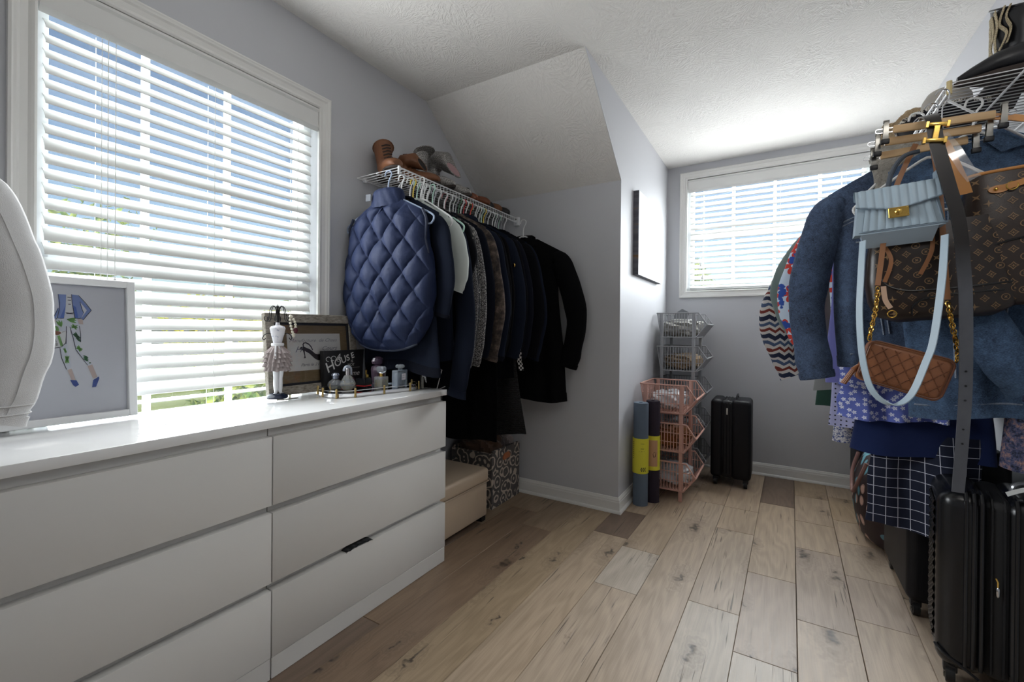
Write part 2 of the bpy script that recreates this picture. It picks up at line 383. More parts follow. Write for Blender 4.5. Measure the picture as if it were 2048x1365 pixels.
# ================================================================ blinds
def slat_mesh(L, ang, name='slat'):
    g = G(); top = []; bot = []
    for k in range(7):
        t = k/6-.5; h = .0035*(1-4*t*t); c, s = math.cos(ang), math.sin(ang)
        for lst, e in ((top, .0014), (bot, -.0014)):
            nn = h+e; lst.append((t*.05*c + nn*s, -t*.05*s + nn*c))
    ring = top + bot[::-1]
    g.loft([[(-L/2, p[0], p[1]) for p in ring], [(L/2, p[0], p[1]) for p in ring]])
    return mesh(name, g, MBLIND, 50)
def blind(label, loc, rz, L, z1, z0, pitch, ang, ladders, cords, flat_below=None, jit=None):
    # local x along the window, local y = towards the room
    t = thing('window_blind', label, 'blind', loc, rz)
    v = G(); vp = [(.028, z1+.1), (.042, z1+.098), (.046, z1+.088), (.040, z1+.080), (.040, z1+.030), (.044, z1+.022), (.044, z1+.014), (.036, z1+.004), (.030, z1), (.028, z1)]
    v.prism(vp, -L/2-.003, L/2+.003, 'x'); ob('valance', v, MBLIND, t, 30)
    ob('headrail', G().box(-L/2+.005, L/2-.005, -.025, .026, z1+.035, z1+.09), MBLIND, t, 0)
    ms, mf = slat_mesh(L-.03, ang), slat_mesh(L-.03, R(4))
    zs = []; z = z1 - .012
    while z > z0 + .02: zs.append(z); z -= pitch
    for i, z in enumerate(zs):
        fl = flat_below is not None and z < flat_below
        o = ob('slat', mf if fl else ms, None, t); o.location = (0, 0, z)
        o.rotation_euler.x = -(jit or {}).get(i, 0.) + RND.uniform(-.012, .012); o.rotation_euler.y = RND.uniform(-.0012, .0012)
    ob('bottom_rail', G().rbox(-L/2+.015, L/2-.015, -.025, .025, z0-.012, z0+.008, .003, 2), MBLIND, t)
    for x in ladders:
        for yy in (-.026, .026): ob('ladder_cord', G().tube([(x, yy, z1+.02), (x, yy, z0)], .0009, 5), MCORD, t)
    for x, zb in cords:
        c = ob('pull_cord', G().tube([(x, .036, z1+.02), (x, .036, zb)], .0011, 5), MCORD, t)
        ob('tassel', G().lathe([(.0015, 0), (.004, -.003), (.0055, -.012), (.0075, -.026), (.0085, -.03), (.007, -.034), (.002, -.035)], (x, .036, zb), 10), MBLIND, c)
    return t
# left window: local +y must point to +x -> rotate -90 (local x -> -y)
blind('wide white slatted blind in the tall window above the white dresser', (-.030, (WL[0]+WL[1])/2, 0), R(-90), WL[1]-WL[0]-.012, 1.928, .66, .0428, R(47),
      [-.345, -.02, .295], [(.265, 1.20), (.283, 1.17)], .83, {8: .20, 14: .25, 18: .16})
# far window: local +y must point to -y -> rotate 180
blind('white slatted blind in the small dormer window above the stacked baskets', ((WF[0]+WF[1])/2, YF+.034, 0), R(180), WF[1]-WF[0]-.012, 2.160, 1.395, .0445, R(44),
      [-.42, -.06, .24, .46], [(.475, 1.60), (.462, 1.50), (-.44, 1.62)], None, {6: .28})

# ================================================================ outdoors
n = N('lawn'); MLAWN = n.set(n.mix(n.noise(n.obj, .8, 4), lin(122, 140, 70), lin(170, 172, 110)), .95)
struct('ground', G().box(-60, 60, -60, 60, -3.3, -3.2), MLAWN)
def m_leaf(name, a, b):
    n = N(name); i = n.noise(n.obj, 9, 1); c = n.mix(n.ramp(i, [(.38, 0.), (.6, 1.)]), a, b)
    return n.set(c, .6, Subsurface_Weight=0.)
LEAF = [m_leaf('yellow green leaves', lin(176, 184, 60), lin(226, 210, 92)), m_leaf('green leaves', lin(112, 150, 62), lin(186, 196, 96))]
MBARK = plain('bark', lin(92, 78, 64), .9, var=.3)
def tree(label, x, y, ztop, r, h, kind, leaves=1500, size=.075, group='garden trees outside the windows'):
    t = thing('garden_tree', label, 'tree', (x, y, -3.2), 0, group)
    rn = random.Random(int(x*100+y*10)); g = G(); zc = ztop-h+3.2
    cl = [(rn.uniform(-.7, .7)*r, rn.uniform(-.7, .7)*r, zc + rn.uniform(-.55, .75)*h, rn.uniform(.28, .5)*r) for _ in range(22)]
    for k in range(leaves):
        c = cl[k % len(cl)]; d = Vector((rn.gauss(0, 1), rn.gauss(0, 1), rn.gauss(0, 1))).normalized()*c[3]*rn.uniform(.6, 1.1)
        p = Vector((c[0]+d.x, c[1]+d.y, min(zc+h, c[2]+d.z*h/r*.8)))
        u = Vector((rn.gauss(0, 1), rn.gauss(0, 1), rn.gauss(0, .6))).normalized(); w = u.cross(Vector((rn.gauss(0, 1), rn.gauss(0, 1), rn.gauss(0, 1)))).normalized()
        s = size*rn.uniform(.6, 1.2); g.add([p-u*s, p-w*s*.45, p+u*s, p+w*s*.45], [(0, 1, 2, 3)])
    o = ob('foliage', g, LEAF[kind], t, 0, False); o['kind'] = 'stuff'
    ob('trunk', G().tube([(0, 0, 0), (.05, 0, zc*.5), (0, .05, zc)], [.12*r, .09*r, .05*r], 8), MBARK, t)
tree('tall yellow-green leafy tree rising behind the upper slats of the tall window', -8.2, 2.1, 3.3, 1.3, 1.7, 1, 2400, .09)
tree('yellow leafy bush just below the tall window behind the white picture frame', -3.2, 1.05, .72, .75, 1.0, 0, 2400)
tree('yellow-green bush below the tall window behind the bare stretch of sill', -3.3, 2.75, .80, .72, 1.0, 1, 2400)
tree('green bush below the tall window behind the dress figurine', -4.3, 4.7, .75, .9, 1.1, 1, 2600)
tree('yellow tree far off behind the middle slats of the tall window', -11.5, 7.0, 2.1, 1.8, 1.5, 0, 2200, .11)
tree('green tree far off behind the slats nearest the wire shelf', -10.5, 12.5, 1.9, 2.0, 1.5, 1, 2200, .11)
tree('bright green leafy tree seen low in the dormer window', .50, 12.0, 2.9, .85, 1.5, 1, 2600, .08)
# glowing globe, invented and out of view, added to brighten the room
t = thing('fill_globe', 'glowing white globe added out of view as fill for the room', 'fill light', (2.25, .72, 1.92))
n = N('fill globe glow'); _m = n.set(lin(255, 250, 240), .8, Emission_Color=(1., .975, .94, 1.), Emission_Strength=FILL_STRENGTH)
ob('glow_sphere', G().sphere((0, 0, .12), .12, 32, 18), _m, t)
ob('cord', G().tube([(0, 0, .24), (0, 0, CH-1.92)], .003, 6), MCORD, t)
ob('fill_mount', G().lathe([(.05, CH-1.92), (.05, CH-1.94), (.01, CH-1.96)], n=20), MTRIM, t)

# ================================================================ helper: parts given in world coordinates
def wob(name, g, mt, parent, smooth=35, label=None):
    p = parent
    while p.parent: p = p.parent
    g.move(-p.location); return ob(name, g, mt, parent, smooth, label=label)
MGLOSS = plain('white lacquer', lin(243, 243, 242), .07, Coat_Weight=.4, Coat_Roughness=.03)
MFRONT = plain('white foil', lin(218, 216, 212), .28)
MBLACK = plain('black plastic', lin(24, 25, 29), .42)
MCHROME = plain('chrome', lin(215, 216, 220), .12, 1.)
MSTEEL = plain('brushed steel clip', lin(150, 148, 142), .28, 1.)
MGOLD = plain('polished gold metal', lin(222, 182, 96), .2, 1.)
MBRASS = plain('satin brass', lin(196, 168, 108), .3, 1.)
MWHITE = plain('white plastic', lin(232, 234, 236), .38)
def m_clear(name, col, rough=.02, ior=1.45):
    n = N(name); return n.set(col, rough, 0., Transmission_Weight=.78, IOR=ior)

# ================================================================ dresser
D0, D1 = -.044, 1.556
dr = thing('dresser', 'wide white six-drawer dresser with glossy top under the tall window', 'dresser', (.25, .756, 0))
ym = D1-.8
for a, b in ((D0+.004, ym-.0015), (ym+.0015, D1-.004)): wob('carcass', G().box(.03, .452, a, b, .0, .754), MFRONT, dr, 0)
wob('top', G().rbox(.03, .484, D0-.001, D1+.001, .7545, .780, .0015, 2), MGLOSS, dr)
for a, b in ((D0, ym-.0018), (ym+.0018, D1)):
    for z0, z1 in ((.522, .727), (.29, .499), (.067, .267)): wob('drawer', G().rbox(.4525, .480, a, b, z0, z1, .0012, 2), MFRONT, dr)
    wob('plinth', G().rbox(.4525, .478, a, b, .001, .0645, .001, 1), MFRONT, dr)
g = G().grid(lambda u, v: (.4535+.028*v, 1.02+.12*u, .268+.012*math.sin(math.pi*u)**.7*(1-v*.35)+.002*math.sin(u*30)*v), 24, 6)
g2 = G().add(g.v, g.f); g2.add([(a, b, c-.004) for a, b, c in g.v], [q[::-1] for q in g.f])
one('garment', 'scrap of black cloth caught in the gap above a bottom dresser drawer', 'cloth', g2, fabric('black cloth', lin(20, 20, 22)))

# ================================================================ white frame with fashion drawing
def leaf2(cx, cy, ang, L, w, k=7):
    pts = []
    for i in range(k): t = i/(k-1); pts.append((t*L - L/2, w*math.sin(math.pi*t)))
    for i in range(k-2, 0, -1): t = i/(k-1); pts.append((t*L - L/2, -w*math.sin(math.pi*t)))
    c, s = math.cos(ang), math.sin(ang)
    return [(cx + x*c - y*s, cy + x*s + y*c) for x, y in pts]
def ribbon(pts, w):
    L, Rr = [], []
    for i, p in enumerate(pts):
        a = Vector(pts[max(i-1, 0)]); b = Vector(pts[min(i+1, len(pts)-1)]); d = (b-a).normalized(); n = Vector((-d.y, d.x))
        ww = w*(.5+.5*math.sin(math.pi*(i+.6)/(len(pts)+.2))); L.append(tuple(Vector(p)+n*ww/2)); Rr.append(tuple(Vector(p)-n*ww/2))
    return L, Rr
def poly_flat(g, pts, fn): return g.add([fn(*p) for p in pts], [tuple(range(len(pts)))])
def rib_flat(g, pts, w, fn):
    L, Rr = ribbon(pts, w); n = len(L)
    return g.add([fn(*p) for p in L+Rr], [(i, i+1, n+i+1, n+i) for i in range(n-1)])
def pframe(g, w, h, b, d, prof=0):
    for s in (-1, 1):
        x = s*(w/2-b/2); g.rbox(x-b/2, x+b/2, -d, 0, 0, h, .0015, 1)
    g.rbox(-w/2+b, w/2-b, -d+.0002, 0, 0, b, .0015, 1); g.rbox(-w/2+b, w/2-b, -d+.0002, 0, h-b, h, .0015, 1); return g
fr = thing('picture_frame', 'large white framed fashion drawing of blue jacket and leafy trousers leaning on the blind', 'picture', (.062, .395, .7805), R(90), rx=R(-4))
ob('frame', pframe(G(), .335, .408, .020, .032), plain('white frame paint', lin(238, 239, 240), .3), fr)
ob('paper', G().box(-.148, .148, -.012, -.008, .019, .389), plain('drawing paper', lin(240, 243, 252), .6), fr, 0)
def AF(k): return lambda cx, cy: (.002+(cx-278)*.000209, -.0124-.0003*k, .359+(152-cy)*.000283)
def art(name, col, k, polys=(), ribs=(), w=6):
    g = G()
    for p in polys: poly_flat(g, p, AF(k))
    for r in ribs: rib_flat(g, [tuple(q) for q in smoothpts([(a, b, 0) for a, b in r], 4)] if 0 else r, w, AF(k))
    ob(name, g, plain('ink '+name, col, .7), fr, 0)
art('drawn_trousers', lin(232, 238, 250), 1, [[(262, 385), (480, 385), (490, 620), (480, 720), (435, 690), (385, 470), (345, 465), (350, 600), (340, 640), (250, 400)],
    [(435, 690), (480, 720), (600, 850), (555, 860)], [(340, 640), (350, 600), (395, 870), (345, 895), (285, 700)]])
art('drawn_jacket', lin(136, 160, 220), 2, [[(275, 150), (355, 150), (350, 250), (330, 385), (262, 385), (285, 290)], [(275, 280), (285, 300), (250, 395), (225, 385)],
    [(405, 145), (475, 150), (525, 330), (500, 385), (435, 380), (410, 250)], [(475, 150), (605, 300), (560, 300), (490, 215)], [(605, 300), (520, 400), (500, 385), (560, 300)]])
art('drawn_jacket_shade', lin(88, 122, 206), 3, [[(345, 260), (350, 250), (330, 385), (290, 385)], [(412, 250), (450, 270), (470, 380), (435, 380)]])
art('drawn_shirt', lin(246, 247, 250), 3, [[(355, 150), (405, 150), (425, 330), (345, 335)]])
art('drawn_leaves', lin(112, 172, 84), 3, [leaf2(290+dx, 435+dy, a, 74, 10) for dx, dy, a in ((0, 0, 1.2), (-14, 6, .9), (14, 8, 1.7))] + [leaf2(405, 400+dy, a, 100, 12) for dy, a in ((0, .1), (14, .35), (-8, -.2))]
    + [leaf2(430, 470, a, 80, 10) for a in (-.4, .3, 1.)] + [leaf2(475, 690, a, 74, 11) for a in (.2, .8, 1.4)] + [leaf2(335, 705, a, 60, 9) for a in (.9, 1.5)] + [leaf2(352, 795, a, 90, 12) for a in (1.1, 1.6, 2.1)])
art('drawn_dark_leaves', lin(48, 112, 70), 4, [leaf2(452, 565, a, 96, 14) for a in (.9, 1.3, .5)] + [leaf2(472, 600, .9, 60, 12)] + [leaf2(540, 790+d, .5, 66, 9) for d in (-16, 0, 16)] + [leaf2(580, 838, 0, 26, 6)])
art('drawn_basket', lin(244, 246, 248), 3, [[(150, 520), (350, 510), (340, 640), (300, 670), (190, 685)]])
art('drawn_basket_stripes', lin(126, 178, 100), 4, [[(180, 556), (205, 556), (232, 678), (205, 680)], [(262, 560), (286, 556), (318, 655), (292, 664)], [(240, 460), (272, 470), (282, 510), (252, 512)]])
art('drawn_flowers', lin(150, 96, 72), 5, [leaf2(200, 505, .2, 110, 34), leaf2(262, 532, 0, 80, 20), leaf2(160, 490, 1., 60, 22), leaf2(212, 562, .4, 50, 12)])
for _p in ([(215, 405), (250, 400), (240, 470), (195, 440)], [(462, 395), (515, 395), (520, 445), (475, 440)], [(355, 900), (395, 888), (432, 1000), (395, 1005)], [(555, 868), (605, 855), (655, 985), (610, 1000)]): art('drawn_skin', lin(226, 206, 200), 2, [_p])
for _p in ([(378, 998), (440, 1005), (466, 1052), (430, 1072), (405, 1050)], [(610, 1015), (640, 1000), (672, 982), (675, 1005), (640, 1086), (598, 1088)]): art('drawn_shoe', lin(70, 96, 176), 3, [_p])
art('drawn_outline', lin(44, 48, 74), 6, [], [[(275, 150), (290, 230), (285, 300), (262, 385), (300, 390), (330, 385)], [(405, 145), (412, 240), (435, 380), (470, 388), (500, 380)], [(475, 150), (550, 230), (605, 300), (560, 350), (520, 400)],
    [(490, 215), (505, 280), (525, 330)], [(345, 330), (385, 335), (425, 330)], [(250, 400), (262, 385)], [(385, 470), (410, 560), (440, 700), (555, 860)], [(478, 460), (490, 540), (490, 625)], [(350, 465), (345, 640)], [(285, 680), (300, 780), (345, 893)],
    [(190, 685), (300, 670), (342, 630), (350, 512), (310, 525)], [(225, 388), (275, 290)], [(365, 175), (402, 178)], [(368, 205), (400, 205)], [(372, 245), (396, 245)], [(352, 338), (420, 340)]], 7)
gA = G()
for ch, cx, cy in (('A', 230, 622), ('B', 245, 656)): gA = flat(gA, text(ch, 40), lambda x, y, cx=cx, cy=cy: AF(5)(cx+x, cy-y))
ob('drawn_letters', gA, plain('ink letters', lin(40, 44, 60), .7), fr, 0)
# glazing of the frame
def m_pane():
    n = N('picture glass'); tr = n.n('BsdfTransparent'); gl = n.n('BsdfGlossy'); gl.inputs['Roughness'].default_value = .03
    fr_ = n.n('Fresnel'); fr_.inputs[0].default_value = 1.4; mx = n.n('MixShader'); n.link(fr_.outputs[0], mx.inputs[0]); n.link(tr.outputs[0], mx.inputs[1]); n.link(gl.outputs[0], mx.inputs[2]); n.link(mx.outputs[0], n.out.inputs[0]); return n.m
MPANE = m_pane()
ob('glass', G().box(-.148, .148, -.0215, -.020, .019, .389), MPANE, fr, 0)

# ================================================================ weathered frame with heel print
n = N('weathered wood'); _v = n.vmul(n.obj, (18, 60, 60)); MWEATH = n.set(n.ramp(n.noise(_v, 3, 5, .65), [(.3, lin(104, 96, 86)), (.5, lin(146, 138, 126)), (.7, lin(176, 168, 156))]), .7); n.bump(n.noise(_v, 6, 4), .4, .003)
f2 = thing('picture_frame', 'weathered grey wooden frame holding a print of a slingback heel', 'picture', (.068, 1.183, .7805), R(90), rx=R(-6.5))
ob('frame', pframe(G(), .426, .330, .036, .024), MWEATH, f2)
ob('liner', pframe(G(), .354, .258, .010, .018).move((0, 0, .036)), plain('black liner', lin(26, 26, 32), .5), f2)
n = N('brown linen mat'); MLINEN = n.set(n.mix(n.noise(n.vmul(n.obj, (30, 30, 600)), 1, 3), lin(118, 99, 70), lin(150, 128, 94)), .9)
ob('mat', G().box(-.168, .168, -.012, -.008, .045, .285), MLINEN, f2, 0)
ob('print', G().box(-.122, .131, -.0128, -.0122, .093, .248), plain('cream print paper', lin(226, 224, 220), .7), f2, 0)
def HF(k): return lambda cx, cy: (-.122+(cx-452)*.000389, -.0130-.0002*k, .248-(cy-485)*.00033)
g = G(); poly_flat(g, [(590, 665), (612, 652), (640, 652), (715, 690), (770, 745), (800, 756), (880, 756), (950, 780), (1010, 815), (1020, 836), (800, 836), (762, 812), (700, 742), (640, 702), (598, 690)], HF(1))
poly_flat(g, [(624, 694), (646, 700), (650, 770), (656, 798), (630, 800), (640, 765)], HF(1))
rib_flat(g, [(640, 660), (630, 628), (640, 606), (665, 602), (700, 622), (725, 655), (742, 700)], 16, HF(1))
ob('printed_shoe', g, plain('shoe ink', lin(58, 50, 56), .7), f2, 0)
g = G()
for s, sz, x, y in (('Manufacture  de Chaus', 62, 472, 592), ('H', 110, 530, 720), ('Cours', 78, 850, 706), ('Paris le 21 7', 52, 590, 900)):
    flat(g, text(s, sz, .45, -.6 if sz > 60 else 0.), lambda a, b, x=x, y=y: HF(2)(x+a, y-b))
ob('printed_script', g, plain('script ink', lin(120, 118, 132), .7), f2, 0)
ob('glass', G().box(-.168, .168, -.0165, -.0155, .045, .285), MPANE, f2, 0)

# ================================================================ chalk sign
sg = thing('sign_block', 'small black block sign with white lettering about a house and home', 'sign', (.112, 1.305, .7805), R(90), rx=R(-3))
ob('block', G().rbox(-.108, .108, -.0, .028, 0, .175, .002, 2), plain('black sign paint', lin(20, 19, 20), .5), sg)
MCHALK = plain('chalk white', lin(216, 214, 210), .7)
def SF(dx, dz, c=1., s=0.): return lambda x, y: (dx+x*c-y*s, -.0006, dz+x*s+y*c)
g = G()
x0, z0, a0 = -.092, .078, .30
for i, ch in enumerate('HOUSE'):
    sz = (.062, .046, .042, .038, .036)[i]; a = .42-.02*i
    flat(g, text(ch, sz, .1, .0006), SF(x0, z0, math.cos(a), math.sin(a))); x0 += (.040, .034, .028, .024, .02)[i]; z0 += (.022, .014, .011, .010, 0)[i]
flat(g, text('A', .038, .5), SF(-.052, .134)); flat(g, text('IS', .017), SF(.03, .118)); flat(g, text('NOT', .017), SF(.012, .102))
flat(g, text('home', .034, .35), SF(-.004, .058)); flat(g, text('&', .022), SF(.016, .030))
for k in range(26): poly_flat(g, [(.0+k*.0035-.012, .094), (.002+k*.0035-.012, .094), (.002+k*.0035-.012, .0955), (k*.0035-.012, .0955)], SF(0, 0))
for k in range(3): rib_flat(g, [(-.086+.026*k + .012*math.cos(t*.7), .138 + .003*math.sin(k*2.) + .010*math.sin(t*.7)) for t in range(8)], .003, SF(0, 0))
ob('lettering', g, MCHALK, sg, 0)

# ================================================================ dress-form jewellery stand
ms = thing('jewellery_stand', 'dress figurine jewellery stand with ruffled grey skirt and wire curls', 'figurine', (.118, .985, .7805))
MWIRE = plain('black wire', lin(28, 27, 30), .4, .6)
ob('base', G().lathe([(.012, 0), (.036, .001), (.039, .006), (.034, .014), (.020, .020), (.004, .022)], (0, 0, 0), 28), plain('navy enamel', lin(38, 46, 66), .25), ms)
MPOR = plain('painted white resin', lin(234, 233, 236), .4)
for s in (-1, 1):
    ob('leg', G().tube(smoothpts([(.008+s*.004, s*.010, .018), (.006, s*.0085, .03), (.004, s*.009, .07), (.006, s*.010, .105), (0, s*.011, .15)], 4), [.0085, .0062, .005, .0052, .0064, .0078, .0088, .009, .0084, .0078, .0086, .0094, .0102, .011, .0115, .012, .012], 12), MPOR, ms)
for k in range(5):
    zt = .205-.017*k; r0 = (.017, .030, .035, .037, .035)[k]; r1 = (.042, .046, .048, .047, .043)[k]; ph = k*.9
    g = G(); g.grid(lambda u, v: ((r0+(r1-r0)*v)*(1+.13*v*math.sin(16*2*math.pi*u+ph))*math.cos(2*math.pi*u), (r0+(r1-r0)*v)*(1+.13*v*math.sin(16*2*math.pi*u+ph))*math.sin(2*math.pi*u), zt-.030*v+.002*math.sin(9*2*math.pi*u+ph)*v), 108, 5, True)
    ob('skirt_ruffle', g, plain('taupe ruffle fabric', lin(164, 152, 150), .9, bump=.2), ms, 60)
n = N('printed bodice cotton'); _n = n.noise(n.obj, 90, 2); MBOD = n.set(n.ramp(_n, [(.40, lin(232, 230, 234)), (.60, lin(226, 224, 230)), (.66, lin(176, 178, 194))]), .85)
ob('bodice', G().loft([[(r*math.cos(a)*.8, r*math.sin(a), z) for a in [2*math.pi*j/20 for j in range(20)]] for r, z in ((.016, .203), (.0155, .213), (.019, .230), (.025, .248), (.0265, .260), (.029, .270), (.024, .277), (.009, .281), (.007, .292))]), MBOD, ms)
ob('sash', G().lathe([(.0195, -.005), (.0225, -.003), (.0225, .004), (.0195, .006)], (0, 0, .207), 20), MPOR, ms)
for s in (-1, 1): ob('ribbon_tail', G().tube(smoothpts([(.018, -.012+s*.006, .205), (.03, -.016+s*.01, .185), (.036, -.016+s*.014, .155)], 4), .003, 6, flat=.3), MPOR, ms)
ob('neck', G().tube([(0, 0, .28), (0, 0, .34), (0, 0, .362)], [.005, .0035, .001], 8), MWIRE, ms)
for k in range(6):
    a = k*math.pi/3+.3; c, s = math.cos(a), math.sin(a)
    pts = [(0, 0, .29), (.004, 0, .33), (.010, 0, .350), (.018, 0, .355), (.026, 0, .345), (.030, 0, .325), (.032, 0, .305), (.040, 0, .297), (.047, 0, .303), (.046, 0, .314), (.039, 0, .314)]
    ob('curl_hook', G().tube(smoothpts([(x*c, x*s, z) for x, _, z in pts], 4), .0015, 6), MWIRE, ms)
for s in (-1, 1): ob('arm_hook', G().tube(smoothpts([(0, s*.026, .248), (0, s*.04, .25), (0, s*.052, .244), (0, s*.058, .232), (0, s*.052, .226), (0, s*.047, .233)], 4), .0015, 6), MWIRE, ms)
nk = thing('necklace', 'cream bead necklace with dark red pendant looped over the dress figurine', 'necklace', (.118, .985, .7805))
g = G(); L = smoothpts([(.026, .035, .318), (.034, .046, .300), (.034, .052, .275), (.030, .050, .255), (.036, .042, .240), (.036, .036, .262), (.034, .030, .290)], 5, True)
for p in L[::2]: g.sphere(p, .0052, 8, 6)
ob('beads', g, plain('cream beads', lin(228, 222, 204), .5), nk)
ob('pendant', G().sphere((.036, .050, .262), .010, 12, 8, .7, 1., 1.1), plain('dark red bead', lin(84, 24, 36), .4), nk)
one('bracelet', 'thin beaded bracelet lying beside the figurine base', 'bracelet', G().tube(smoothpts([(.165, .955, .7826), (.172, .97, .7826), (.178, .99, .7826), (.176, 1.01, .7826), (.181, 1.03, .7826)], 5), .0024, 6), plain('dull silver beads', lin(150, 146, 140), .4, .8, var=.5, vs=300))

# ================================================================ perfume tray
TA = R(-10)
tr = thing('perfume_tray', 'oval mirrored tray with brass posts and wire rail on the dresser', 'tray', (.262, 1.315, .7805), TA)
def stadium(hl, hw, r, n=8):
    pts = []
    for cx, cy, a0 in ((hw-r, hl-r, 0), (-hw+r, hl-r, 90), (-hw+r, -hl+r, 180), (hw-r, -hl+r, 270)):
        for k in range(n+1): a = R(a0+90*k/n); pts.append((cx+r*math.cos(a), cy+r*math.sin(a)))
    return pts
st = stadium(.212, .103, .09)
g = G(); g.loft([[(x*s, y*s, z) for x, y in st] for s, z in ((.985, 0), (1., .002), (1., .016), (.985, .0165), (.983, .0105))]); ob('tray_rim', g, plain('chrome rim', lin(232, 232, 234), .1, 1.), tr, 50)
ob('mirror', G().prism([(x*.982, y*.982) for x, y in st], .0095, .011, 'z'), plain('mirror', lin(190, 194, 204), .03, 1.), tr, 0)
ob('rail', G().tube([(x, y, .027) for x, y in st], .0014, 6, closed=True), MCHROME, tr)
for x, y in [(.103, -.13), (.103, 0), (.103, .13), (-.103, -.13), (-.103, 0), (-.103, .13), (0, .212), (0, -.212), (.078, -.195), (.078, .195), (-.078, -.195), (-.078, .195)]:
    ob('post', G().lathe([(.003, 0), (.0042, .001), (.0042, .034), (.003, .036), (.001, .0365)], (x, y, 0), 10), MBRASS, tr)
TZ = .7805+.0112
CLEAR = m_clear('clear perfume glass', lin(236, 242, 248)); AMBER = m_clear('pale gold perfume', lin(226, 206, 130)); LILAC = m_clear('lilac glass', lin(206, 178, 206))
def bottle(label, x, y, rz=0.): return thing('perfume_bottle', label, 'bottle', (x, y, TZ), rz, 'perfume bottles on the tray')
b = bottle('round clear perfume bottle with domed silver-blue cap', .135, 1.232)
ob('glass_body', G().lathe([(.012, 0), (.024, .002), (.031, .012), (.032, .020), (.027, .032), (.015, .040), (.011, .043)]), CLEAR, b)
ob('perfume', G().lathe([(.012, .004), (.023, .005), (.027, .011), (.027, .013)]), AMBER, b)
ob('cap', G().lathe([(.011, .043), (.0145, .044), (.0145, .056), (.018, .057), (.018, .060), (.013, .067), (.002, .070)]), plain('silver blue cap', lin(176, 184, 202), .2, .8), b)
b = bottle('faceted clear bottle with tall silver collar and a little gold perfume', .215, 1.232, .3)
ob('glass_body', G().lathe([(.010, 0), (.020, .003), (.031, .020), (.033, .028), (.016, .060), (.010, .064)], (0, 0, 0), 9), CLEAR, b, 5)
ob('perfume', G().lathe([(.009, .004), (.018, .006), (.026, .018), (.027, .022)], (0, 0, 0), 9), AMBER, b, 5)
ob('cap', G().lathe([(.0105, .063), (.0105, .090), (.009, .092), (.002, .092)], (0, 0, 0), 16), plain('silver collar', lin(206, 200, 200), .18, 1.), b)
b = bottle('black cube bottle with red stripe and tall pointed black cap', .228, 1.306, .2)
ob('glass_body', G().rbox(-.022, .022, -.022, .022, 0, .046, .002, 2), plain('black glass', lin(16, 17, 22), .08), b)
ob('stripe', G().box(-.0223, .0223, -.0223, .0223, .012, .016), plain('red stripe', lin(200, 30, 34), .4), b, 0)
ob('cap', G().tube([(0, 0, .046), (0, 0, .056), (0, 0, .10), (0, 0, .165)], [.0085, .0075, .006, .0012], 10), plain('black lacquer cap', lin(22, 23, 28), .2), b)
b = bottle('fluted clear bottle with gold perfume and cut glass stopper', .262, 1.372, .1)
ob('glass_body', G().rbox(-.023, .023, -.023, .023, 0, .050, .005, 3), CLEAR, b)
ob('perfume', G().rbox(-.017, .017, -.017, .017, .006, .036, .003, 2), AMBER, b)
ob('collar', G().lathe([(.009, .050), (.009, .062), (.007, .064)], n=14), MGOLD, b)
ob('stopper', G().loft([[(sx*w, sy*w*.6, z) for sx, sy in ((-1, -.7), (-.7, -1), (.7, -1), (1, -.7), (1, .7), (.7, 1), (-.7, 1), (-1, .7))] for w, z in ((.012, .064), (.020, .072), (.021, .088), (.016, .094))]), CLEAR, b, 5)
b = bottle('tall square clear bottle with cut stopper and pale label', .322, 1.425, .12)
ob('glass_body', G().rbox(-.016, .016, -.036, .036, 0, .078, .004, 3), m_clear('ice blue glass', lin(222, 234, 246)), b)
ob('perfume', G().rbox(-.011, .011, -.030, .030, .006, .066, .003, 2), m_clear('faint perfume', lin(226, 232, 236)), b)
ob('label', G().box(.0162, .0166, -.006, .020, .034, .062), plain('white label', lin(232, 228, 232), .6), b, 0)
g = G()
for s, sz, yy, zz in (('N°5', .0075, 0., .051), ('CHANEL', .0042, -.004, .043)): flat(g, text(s, sz), lambda a, c, yy=yy, zz=zz: (.0168, yy+a, zz+c))
ob('lettering', g, plain('label ink', lin(50, 48, 60), .6), b, 0)
ob('stopper', G().lathe([(.009, .078), (.009, .084), (.019, .088), (.021, .096), (.015, .102), (.004, .103)], (0, .002, 0), 8), CLEAR, b, 5)
b = bottle('plum glass bottle with curved pale spray head', .150, 1.292)
ob('glass_body', G().lathe([(.010, 0), (.022, .003), (.030, .022), (.026, .040), (.012, .052), (.008, .056)], sx=.7), m_clear('plum glass', lin(120, 66, 96)), b)
ob('spray_head', G().tube(smoothpts([(0, .006, .056), (0, .006, .080), (0, 0, .090), (0, -.016, .092), (0, -.024, .084), (0, -.026, .074)], 4), .0072, 8), plain('pearl grey plastic', lin(196, 204, 218), .3), b)
b = bottle('tall lilac fluted bottle with carved stopper', .165, 1.440)
ob('glass_body', G().lathe([(.016, 0), (.026, .004), (.030, .030), (.034, .070), (.030, .086), (.012, .092)], n=14, sx=.8), LILAC, b, 10)
ob('stopper', G().lathe([(.012, .092), (.030, .098), (.034, .110), (.026, .124), (.010, .130)], n=12, sx=.6), LILAC, b, 10)
b = bottle('small cobalt bottle with gold cap', .172, 1.362)
ob('glass_body', G().sphere((0, 0, .022), .022, 16, 10), m_clear('cobalt glass', lin(58, 70, 140)), b)
ob('cap', G().lathe([(.008, .042), (.009, .046), (.006, .060), (.009, .072), (.003, .078)], n=12), MGOLD, b)
b = bottle('low green-gold square bottle tucked beside the black cube bottle', .196, 1.345)
ob('glass_body', G().rbox(-.015, .015, -.012, .012, 0, .044, .003, 2), m_clear('olive glass', lin(176, 176, 96)), b)
ob('cap', G().rbox(-.008, .008, -.007, .007, .0442, .058, .001, 1), MGOLD, b)
